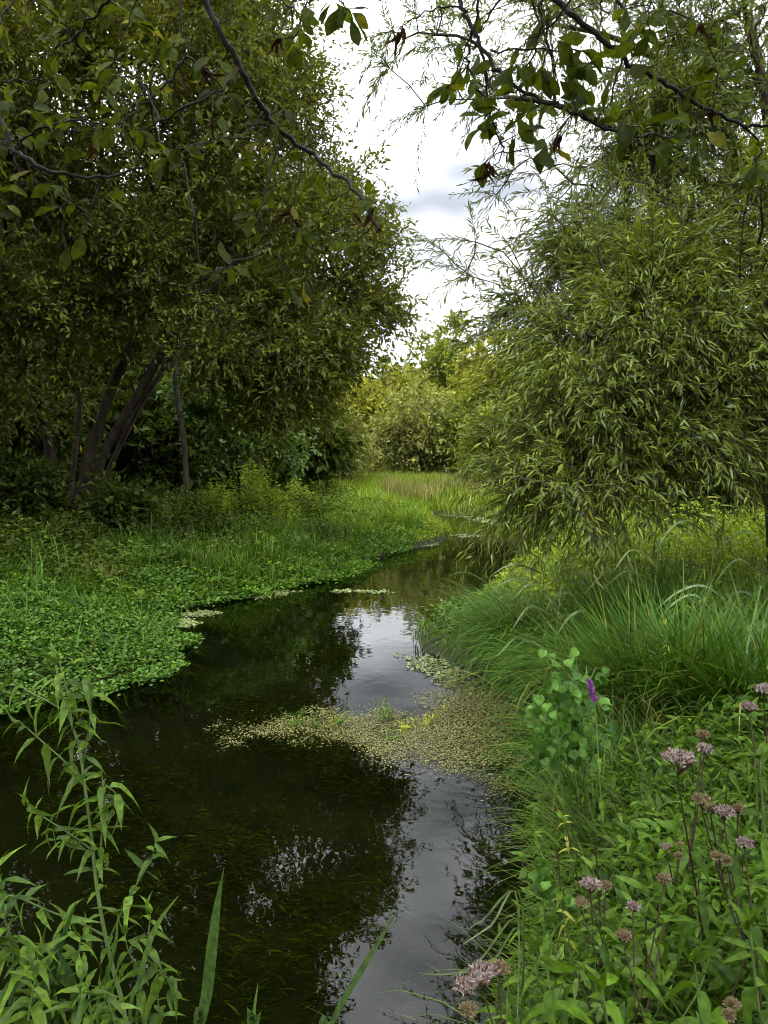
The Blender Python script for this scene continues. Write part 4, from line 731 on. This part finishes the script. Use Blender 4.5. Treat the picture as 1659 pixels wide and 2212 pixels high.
# near reed blades: folded, tapering strips
def reed_blade(root, P, w, m, name='blade'):
    P = smooth_line(P, 5); n = len(P); V, F = [], []
    T = unit(np.gradient(P, axis=0)); view = unit(P - np.array([0, 0, CAM_H])); S = unit(np.cross(T, view) * .9 + np.array([.1, .35, 0])); Nv = np.cross(S, T)
    for i in range(n):
        t = i / (n - 1); ww = .5 * w * min(1, .35 + 2.2 * t) * (1 - t ** 2.4) + .0006; tw = .5 * math.sin(t * 3.2 + 1)
        s = S[i] * math.cos(tw) + Nv[i] * math.sin(tw); V += [P[i] - s * ww, P[i] + Nv[i] * ww * .25, P[i] + s * ww]
    for i in range(n - 1): F += [(3 * i, 3 * i + 3, 3 * i + 4, 3 * i + 1), (3 * i + 1, 3 * i + 4, 3 * i + 5, 3 * i + 2)]
    return part(name, np.array(V), np.array(F), m, root, True)
def near_reed(label, lines, d):
    L0 = c5(lines[0][0], d); foot = herb_root(L0[0]); root = thing('reed', foot, label, 'reed', 'reeds by the near bank')
    for pl, w in lines:
        P = c5(pl, d); reed_blade(root, np.vstack([foot + np.array([P[0][0] - foot[0], 0, 0]) * .6, P]), w, M_reedn)
    return root
near_reed('single broad upright reed blade standing before the dark water', [([(850, 1700), (870, 1610), (892, 1500), (905, 1400), (922, 1250), (940, 1110), (966, 965)], .038)], 1.5)
near_reed('narrow reed blade slanting over the reflected sky', [([(1380, 1720), (1425, 1640), (1500, 1500), (1580, 1370), (1640, 1270), (1725, 1130)], .018)], 1.45)
near_reed('pair of slim reed blades leaning beside the tall willowherb', [([(560, 1660), (600, 1450), (650, 1270), (700, 1170), (770, 1080)], .018), ([(420, 1660), (470, 1400), (500, 1280), (510, 1160)], .014)], 1.7)
near_reed('cluster of broad pale reed blades at the near left corner', [([(200, 1660), (210, 1500), (240, 1350), (330, 1100)], .035), ([(320, 1660), (330, 1560), (300, 1420), (230, 1280)], .03), ([(90, 1660), (130, 1540), (220, 1450), (380, 1400)], .025), ([(460, 1680), (470, 1560), (470, 1480), (460, 1380)], .035), ([(240, 1660), (300, 1560), (350, 1500), (400, 1490)], .02), ([(-20, 1660), (40, 1500), (150, 1400), (200, 1200)], .03)], 1.6)
near_reed('tiny reed shoot poking up at the edge of the near bank', [([(1080, 1700), (1085, 1620), (1068, 1560)], .022), ([(1090, 1700), (1092, 1640), (1100, 1560), (1115, 1455)], .010), ([(1095, 1700), (1105, 1640), (1125, 1580)], .018)], 1.45)

# ---------------------------------------------------------------- sedge tussocks on the right
def tussock(label, c, n, ln, w, spread, m, th=(.1, .5), bend=(.6, 1.9), azc=None, azs=3.2, segs=6, rad=.22):
    c = np.array(c); root = thing('sedge_tussock', c, label, 'sedge', 'sedge tussocks on the right bank')
    az = rnd(n) * 6.283 if azc is None else azc + azs * nrm(n); rr = rad * np.sqrt(rnd(n)); a2 = rnd(n) * 6.283
    b = c + np.stack([rr * np.cos(a2), rr * np.sin(a2), -.04 + .03 * rnd(n)], 1); V, F = blades(b, az, ln * (.55 + .55 * rnd(n)), w * (.7 + .6 * rnd(n)), th[0] + (th[1] - th[0]) * rnd(n), bend[0] + (bend[1] - bend[0]) * rnd(n), segs, 1.15)
    part('blades', V, F, m, root, kind='stuff')
    n2 = n // 14; az = rnd(n2) * 6.283 if azc is None else azc + azs * nrm(n2); V, F = blades(c + nrm(n2, 3) * np.array([rad * .6, rad * .6, .01]), az, ln * (.4 + .5 * rnd(n2)), w * (.7 + .5 * rnd(n2)), .3 + .7 * rnd(n2), .4 + 2.4 * rnd(n2), segs, 3.0)
    part('dry_blades', V, F, M_straw, root, kind='stuff'); return root
def gp(px, py, d):
    p = at(px, py, d); return (p[0], d, max(float(ground_z(p[0], d)), .02))
tussock('biggest fountain-shaped sedge tussock behind the bindweed', gp(1475, 0, 4.4), 2000, 1.1, .0125, 1, M_sedge, th=(.05, .55), bend=(.5, 1.7), rad=.30)
tussock('tussock of fine sedge beside the biggest one, at the frame of willow twigs', gp(1680, 0, 4.0), 1100, 1.1, .0125, 1, M_sedge, rad=.25)
tussock('drooping dark sedge tussock trailing into the water at the stream bend', gp(1190, 0, 6.4), 1800, 1.1, .014, 1, M_sedge, th=(.15, .6), bend=(1.2, 2.3), azc=3.5, azs=1.2, rad=.38)
tussock('second drooping sedge tussock hanging over the weed mat', gp(1320, 0, 5.2), 1500, 1.0, .0125, 1, M_sedge, th=(.2, .6), bend=(1.3, 2.5), azc=3.4, azs=1.3, rad=.34)
tussock('sedge tussock hanging like a curtain above the reflected sky', gp(1395, 0, 4.0), 1200, .85, .010, 1, M_sedge, th=(.2, .7), bend=(1.3, 2.5), azc=3.3, azs=1.2, rad=.3)
tussock('sparse wiry sedge tussock with bent blades reaching over the water', gp(1420, 0, 3.0), 420, .60, .0055, 1, M_sedge2, th=(.3, .9), bend=(.9, 2.0), azc=3.4, azs=.8, rad=.2)
tussock('mid-green sedge tussock between bindweed and flowering agrimony', gp(1400, 0, 3.3), 700, .75, .0065, 1, M_sedge, th=(.1, .7), bend=(.6, 1.8), rad=.25)
tussock('sedge tussock under the broad reed leaves', gp(1420, 0, 5.8), 1800, 1.0, .0085, 1, M_sedge, th=(.05, .5), bend=(.5, 1.7), rad=.35)
tussock('sedge tussock at the bank edge below the yellow leaves', gp(1360, 0, 2.35), 300, .42, .005, 1, M_sedge2, th=(.2, .8), bend=(.8, 2.0), azc=3.2, azs=1., rad=.2)
tussock('drooping sedge tussock right behind the leafy plant at the bank tip', gp(1170, 0, 7.3), 1200, .7, .012, 1, M_sedge, th=(.1, .6), bend=(.9, 2.2), azc=3.4, azs=1.1, rad=.35)
# small leafy margin plants at the bend
for (px, py, d, n, lab) in [(975, 1370, 7.9, 420, 'leafy green water plant at the tip of the right bank'), (1010, 1330, 8.4, 380, 'leafy water plant behind the drooping sedge')]:
    w0 = at(px, 1400, d); root = thing('brooklime', (w0[0], d, .01), lab, 'water plant', 'leafy plants at the bend'); c0 = np.array([w0[0], d, .05]); p = c0 + nrm(n, 3) * np.array([.15, .2, .0]) + np.array([0, 0, .3]) * rnd(n, 1)
    az = rnd(n) * 6.283; s0 = p.copy(); s0[:, 2] = -.03; V, F = tubes(s0[::8], p[::8], np.full(len(p[::8]), .003), np.full(len(p[::8]), .002), 3); part('stems', V, F, M_stem, root, kind='stuff')
    ln = .05 + .04 * rnd(n); V, F = leaves(p, np.stack([np.cos(az), np.sin(az), .3 * nrm(n)], 1), unit(UP + .4 * nrm(n, 3)), ln, ln * .45, T_ROUND); part('foliage', V, F, M_cress, root, kind='stuff')
# reeds with broad grey-green leaves
for (px, d, h, lab, nb) in [(1430, 5.0, 1.25, 'reed with broad grey-green leaves crossing above the big tussock', 7), (1180, 6.2, 1.15, 'pale reed bending over the drooping sedge', 6), (1210, 5.0, 1.0, 'reed with yellowing bent tips over the bindweed', 6), (1060, 7.2, .8, 'reed curving over the bend', 6), (1560, 5.6, 1.3, 'tall reed at the edge of the willow twigs', 6)]:
    f0 = np.array(gp(px, 0, d)); root = thing('common_reed', f0, lab, 'reed', 'reeds among the sedge')
    V, F = polytube(np.array([f0 - UP * .05, f0 + UP * h * .5 + np.array([.02, 0, 0]), f0 + UP * h * .9 + np.array([.05, 0, 0])]), np.array([.004, .0035, .002]), 5); part('stem', V, F, M_stem, root, True)
    for q in range(nb):
        z = h * (.35 + .55 * q / nb); az = random.choice([math.pi, 0]) + random.uniform(-.7, .7); u = np.array([math.cos(az), math.sin(az), 0]); ln = random.uniform(.3, .5); s = f0 + UP * z + np.array([.03, 0, 0])
        steep = random.uniform(.4, 1.3); P = np.array([s, s + u * ln * .3 + UP * ln * .3 * steep, s + u * ln * .65 + UP * ln * .42 * steep, s + u * ln + UP * ln * (.42 * steep - random.uniform(.1, .4))]); reed_blade(root, P, .02, M_reed, 'leaf')

# ---------------------------------------------------------------- herbs, agrimony, bindweed, loosestrife on the right bank
# low leafy mass between the plants
P, D = scatter(34000, .25, 2.6, 1.15, 3.6, lambda X, Y, D: (D > .0))
n = len(P); az = rnd(n) * 6.283; top = np.clip(.42 + .1 * wob(P[:, 0] * 3, P[:, 1] * 3), .1, .6) * np.clip(.4 + D * 2, 0, 1); P[:, 2] += .02 + top * rnd(n) ** .7; P[:, 0] -= .12 * rnd(n) * np.clip(1 - D * 2, 0, 1)
ln = .045 + .04 * rnd(n); V, F = leaves(P, unit(np.stack([np.cos(az), np.sin(az), .1 + .4 * nrm(n)], 1)), unit(UP + .5 * nrm(n, 3)), ln, ln * .3, T_LANCE)
tag(obj('bank_herbs', mesh_np('bank_herbs', V, F, M_herb)), 'thick low herb layer filling the near right bank', 'undergrowth', kind='stuff')
P, D = scatter(9000, .2, 2.6, 1.2, 4.2, lambda X, Y, D: (D > .12))
n = len(P); V, F = blades(P, 3.3 + 1.3 * nrm(n), .35 + .35 * rnd(n), .004 + .003 * rnd(n), .1 + .5 * rnd(n), .5 + 1.4 * rnd(n), 5)
tag(obj('near_grass', mesh_np('near_grass', V, F, M_sedge2)), 'thin grass blades threaded through the herbs of the near right bank', 'grass', kind='stuff')
protos = []
for i in range(7):
    h = [.50, .56, .62, .46, .55, .60, .5][i]; root = thing('bank_herb', (0, 0, 0), 'leafy lance-leaved herb in the thick growth of the near right bank', 'wild plant', 'leafy herbs on the near right bank')
    key = 'herb' if i % 3 else 'wh'; lean = rng.normal(size=2) * .08
    leafy_stem(root, np.array([(0, 0, -.04), (lean[0] * .3, lean[1] * .3, h * .4), (lean[0], lean[1], h)]), key, 8, .085, .06, t0=.3, droop=.14, r=.004, m_stem=M_stem if i % 2 else M_stemr, tip=3, up=.4)
    if i in (1, 4):
        leafy_stem(root, np.array([(lean[0] * .3, lean[1] * .3, h * .45), (lean[0] + .06, lean[1] - .05, h * .7), (lean[0] + .1, lean[1] - .07, h * .85)]), key, 4, .06, .045, t0=.2, r=.0025, tip=3)
    root['proto'] = i; protos.append(root)
spots = []
tries = 0
while len(spots) < 80 and tries < 9000:
    tries += 1; y = 1.25 + 1.75 * random.random() ** 1.1; x = .22 + 1.9 * random.random(); d_ = float(shore_dist(np.array([x]), np.array([y]))[0])
    p = np.array([x, y, float(ground_z(x, y))])
    if d_ < .03 or not inview(p + UP * .45, 60) or any(math.hypot(x - a, y - b) < .075 + .014 * y for a, b in spots): continue
    if (y < 1.5 and x < .45) or (y > 2.4 and x < .9): continue
    spots.append((x, y))
marks = [(.15, 1.28, 'ragged dull pink agrimony over the water'), (.68, 1.75, 'widest pale pink agrimony head'), (.75, 1.7, 'pink agrimony head with two bud clusters'), (.47, 1.75, 'brownish pink agrimony head'), (.73, 1.55, 'thick-stemmed agrimony with small pale heads'), (.48, 1.55, 'agrimony in bud'),
         (.77, 2.1, 'agrimony with round pale buds'), (.94, 1.9, 'two small agrimony heads by the big tussock'), (.59, 1.3, 'greenish low agrimony buds'), (.58, 2.5, 'upper yellow-leaved shoot'), (.46, 2.0, 'lower yellow-leaved shoot'), (.9, 3.6, 'bindweed on the hanging sedge'), (.95, 2.9, 'wiry sedge with bent blades'), (1.6, 3.6, 'biggest sedge tussock')]
todo = list(protos) + [copy_tree(protos[random.randrange(len(protos))]) for _ in range(len(spots) - len(protos))]
for i, (x, y) in enumerate(spots):
    o = todo[i]
    near_ = min(marks, key=lambda m_: math.hypot(m_[0] - x, m_[1] - y)); pi_ = protos.index(o) if o in protos else o['proto']
    o['label'] = ['green-stemmed', 'dark-stemmed'][pi_ % 2 == 0] + [' leafy herb', ' branching herb'][pi_ in (1, 4)] + ' growing next to the ' + near_[2]
    del o['proto']
    o.location = (x, y, float(ground_z(x, y))); o.rotation_euler = (0, 0, random.random() * 6.28); s = random.uniform(.85, 1.15) * (1.05 - .15 * max(0, y - 1.6)); o.scale = (s, s, s)
# yellow-leaved shoots
for (px, py, d, lab) in [(1215, 1765, 2.5, 'yellow-leaved shoot at the bank edge above the reflected reeds'), (1210, 1945, 2.0, 'yellow-leaved shoot beside the dusty pink flower head over the water'), (1435, 1350, 4.1, 'yellow-leaved shoot in the big sedge tussock')]:
    tp = at(px, py, d); f0 = np.array([tp[0] + .06, d, max(float(ground_z(tp[0] + .06, d)), 0)]); root = thing('yellow_shoot', f0, lab, 'wild plant', 'yellowing shoots'); leafy_stem(root, np.array([f0 - UP * .03, .5 * (f0 + tp) + np.array([.02, 0, .02]), tp]), 'yel', 3, .032, .04, t0=.75, r=.003, tip=3)
# hemp agrimony
def flower_head(root, c, w, m, name='flower_head'):
    n = int(70 + 900 * w); r = w * .5 * np.sqrt(rnd(n)); a = rnd(n) * 6.283; lump = .22 * w * (.5 + .5 * np.sin(3 * a + r / w * 9)) * .6
    p = c + np.stack([r * np.cos(a), r * np.sin(a) * .9, .10 * w - .35 * r * r / w + lump * .35 + .05 * w * nrm(n)], 1); k = 5
    P = np.repeat(p, k, 0); A = unit(UP * .7 + nrm(n * k, 3) * .75); V1, F1 = leaves(P, A, unit(nrm(n * k, 3)), .0075 + .005 * rnd(n * k), .0042, T_DIA)
    part(name, V1, F1, m, root)
    V, F = tubes(np.tile(c - UP * w * .55, (14, 1)), p[:14] - UP * .004, np.full(14, .0013), np.full(14, .001), 4); part('flower_stalks', V, F, M_stemr, root)
def agrimony(label, heads, d, foot_dx, n, key='herb'):
    tops = [at(px, py, d + random.uniform(-.05, .05)) for px, py, w, pk in heads]; t0 = tops[0]; fx = t0[0] + foot_dx; f0 = np.array([fx, d + .05, max(float(ground_z(fx, d + .05)), 0)])
    root = thing('hemp_agrimony', f0, label, 'flowering plant', 'hemp agrimony on the near right bank'); n += 3; w0 = heads[0][2] * d / FPX
    ln = np.array([f0 - UP * .04, f0 * .6 + t0 * .4 + np.array([.02, 0, .05]), t0 - UP * w0 * .5]); leafy_stem(root, ln, key, n, .10, .07, t0=.25, t1=.95, droop=.12, r=.0035, m_stem=M_stemr, tip=0, up=.3)
    for (px, py, w, pk), c in zip(heads, tops):
        wm = .72 * w * d / FPX; flower_head(root, c, wm, M_pink if pk else M_bud)
        if c is not t0:
            j = f0 * .3 + t0 * .7; mid = .5 * (j + c) + np.array([0, 0, -.02]); V, F = polytube(smooth_line(np.array([j, mid, c - UP * wm * .5]), 3), .0018, 5); part('flower_stem', V, F, M_stemr, root, True)
agrimony('hemp agrimony leaning over the water with a ragged dull pink head', [(1045, 2105, 85, 1), (1005, 2130, 60, 1), (1080, 2095, 45, 0), (1012, 2185, 40, 0)], 1.28, .14, 5)
agrimony('hemp agrimony carrying the widest pale pink flower head', [(1465, 1640, 92, 1), (1522, 1618, 34, 1), (1518, 1588, 28, 0)], 1.75, .12, 7)
agrimony('hemp agrimony with a pink head flanked by two bud clusters', [(1565, 1755, 52, 1), (1515, 1728, 42, 0), (1535, 1748, 34, 0), (1595, 1748, 28, 0)], 1.7, .1, 7)
agrimony('hemp agrimony with a brownish pink head beside the yellow-leaved shoot', [(1275, 1912, 56, 1), (1308, 1915, 26, 0), (1255, 1950, 28, 0)], 1.75, .12, 6)
agrimony('hemp agrimony with small pale heads at the thick stem by the bank herbs', [(1610, 1822, 32, 1), (1548, 1852, 24, 0), (1570, 1860, 16, 0)], 1.55, .08, 6)
agrimony('hemp agrimony in bud among the near bank herbs', [(1347, 2022, 36, 0), (1368, 1960, 26, 1), (1435, 1900, 28, 0)], 1.55, .1, 6)
agrimony('hemp agrimony with round pale buds in the thick of the herbs', [(1440, 1832, 22, 1), (1470, 1828, 16, 0), (1466, 1850, 14, 0)], 2.1, .08, 5)
agrimony('hemp agrimony with two small heads against the big tussock', [(1650, 1490, 44, 1), (1618, 1528, 36, 1)], 1.9, .1, 6)
agrimony('low hemp agrimony with a greenish bud cluster at the foot of the bank herbs', [(1582, 2172, 32, 0), (1575, 2195, 20, 0)], 1.3, .06, 5)
# large-leaved plants at the bottom corner
for (px, py, d, lab) in [(1500, 2080, 1.35, 'broad-leaved herb at the very edge of the near bank path'), (1620, 2010, 1.4, 'coarse herb with long drooping leaves at the near bank corner'), (1300, 2130, 1.4, 'drooping herb under the brownish pink flower head'), (1180, 2080, 1.45, 'slim herb leaning over the water edge'), (1640, 1640, 1.8, 'tall herb with long leaves before the big tussock')]:
    tp = at(px, py, d); f0 = np.array([tp[0] + .05, d + .04, max(float(ground_z(tp[0] + .05, d)), 0)]); root = thing('bank_herb', f0, lab, 'wild plant', 'coarse herbs at the near corner'); leafy_stem(root, np.array([f0 - UP * .03, .5 * (f0 + tp) + np.array([.02, 0, .03]), tp]), 'herb', 9, .12, .08, t0=.15, r=.0045, m_stem=M_stem, tip=4, droop=.18, up=.3)
# bindweed
c0 = at(1225, 1560, 3.0); f0 = np.array([c0[0] + .1, 3.05, float(ground_z(c0[0] + .1, 3.05))]); root = thing('bindweed', f0, 'bindweed with pale heart-shaped leaves climbing over the hanging sedge', 'climbing plant')
for i in range(9):
    a = at(1190 + 130 * random.random(), 1640 + 20 * random.random(), 2.95); e = at(1150 + 190 * random.random(), 1400 + 120 * random.random(), 2.95 + .3 * random.random()); ln = smooth_line(np.array([f0, a, .5 * (a + e) + rng.normal(size=3) * .05, e]), 6)
    V, F = polytube(ln, .002, 5); part('vine', V, F, M_stem, root, True)
    for p in ln[7::1]:
        if random.random() < .8: put_leaf(root, random.choice(LM['bind']), p + rng.normal(size=3) * .02 - np.array([.0, .03, 0]), rng.normal(size=3) * .6 - UP * .6 - np.array([.2, .3, 0]), unit(np.array([-.2, -.9, .7]) + .4 * rng.normal(size=3)), random.uniform(.035, .058))
for i in range(110):
    p = at(1150 + 130 * random.random(), 1470 + 170 * random.random(), 2.9 + .08 * random.random()); put_leaf(root, random.choice(LM['bind']), p, rng.normal(size=3) * .6 - UP * .7, unit(np.array([-.2, -.9, .7]) + .4 * rng.normal(size=3)), random.uniform(.032, .056))
# bindweed at the water's edge
c0 = at(1180, 1890, 2.2); f0 = np.array([c0[0] + .1, 2.25, max(float(ground_z(c0[0] + .1, 2.25)), 0)]); root = thing('bindweed', f0, 'small bindweed with bright leaves at the bank edge by the yellow shoot', 'climbing plant')
ln = smooth_line(np.array([f0, at(1230, 1960, 2.2), at(1180, 1920, 2.15), at(1160, 1870, 2.15)]), 4); V, F = polytube(ln, .002, 5); part('vine', V, F, M_stem, root, True)
for i in range(26): put_leaf(root, random.choice(LM['bind']), ln[random.randrange(4, len(ln))] + rng.normal(size=3) * .022, rng.normal(size=3) * .6 - UP * .3, unit(np.array([-.2, -.7, .8]) + .4 * rng.normal(size=3)), random.uniform(.03, .045))
# purple loosestrife
tp = at(1270, 1462, 2.8); bt = at(1284, 1514, 2.8); f0 = np.array([bt[0] + .08, 2.85, float(ground_z(bt[0] + .08, 2.85))]); root = thing('purple_loosestrife', f0, 'purple loosestrife with one magenta flower spike above the bindweed', 'flowering plant')
leafy_stem(root, np.array([f0 - UP * .03, .5 * (f0 + bt), bt, tp]), 'herb', 8, .07, .04, t0=.2, t1=.75, r=.003, tip=0)
n = 260; t_ = rnd(n, 1) * .85; P = bt + (tp - bt) * t_ + nrm(n, 3) * .0045 * (1.15 - t_); A = unit(nrm(n, 3) + UP * .2); V, F = leaves(P, A, unit(nrm(n, 3)), .010 + .005 * rnd(n), .006, T_DIA); part('flower_spike', V, F, M_purple, root)
# sprouts on the weed mat
for i, (px, py, d, n, h, key, lab) in enumerate([(635, 1550, 5.35, 7, .13, 'herb', 'bushiest green sprout on the tip of the weed mat'), (738, 1545, 5.4, 4, .10, 'wh', 'upright pale sprout on the weed mat'), (835, 1540, 5.45, 8, .18, 'wh', 'tallest tuft of sprouts on the weed mat'), (680, 1552, 5.35, 3, .08, 'herb', 'small sprout beside the bushiest one'), (885, 1556, 5.25, 5, .09, 'yel', 'yellowish sprout in the middle of the weed mat'),
                                             (930, 1545, 5.35, 5, .10, 'yel', 'yellow sprout nearest the sedge on the weed mat'), (710, 1560, 5.25, 2, .07, 'yel', 'tiny yellow sprout between the two green ones'), (860, 1575, 5.2, 3, .05, 'wh', 'low sprout lying flat on the weed mat')]):
    w0 = onwater(px, py + 20); f0 = np.array([w0[0], w0[1], .005]); root = thing('water_sprout', f0, lab, 'water plant', 'sprouts on the weed mat')
    for q in range(n):
        e = f0 + np.array([rng.normal() * .05, rng.normal() * .04, h * random.uniform(.55, 1)]); b = f0 + np.array([rng.normal() * .03, rng.normal() * .02, -.02]); leafy_stem(root, np.array([b, .5 * (b + e), e]), key, 3, .045, .035, t0=.3, r=.002, tip=2, up=.5)
# loose stems trailing over the water by the near agrimony
f0 = np.array(gp(1130, 0, 1.75)); root = thing('trailing_grass', f0, 'long thin grass stems trailing over the reflected sky', 'grass')
for pts in ([(1130, 2010), (1040, 2070), (1000, 2098), (940, 2105), (905, 2100)], [(1130, 2030), (1060, 2080), (975, 2110)], [(1120, 1960), (1060, 2000), (1000, 2040)], [(1130, 1960), (1040, 1990), (1010, 2010)]):
    P = np.array([at(x, y, 1.75 - .05 * i) for i, (x, y) in enumerate(pts)]); reed_blade(root, np.vstack([f0, P]), .006, M_reed)
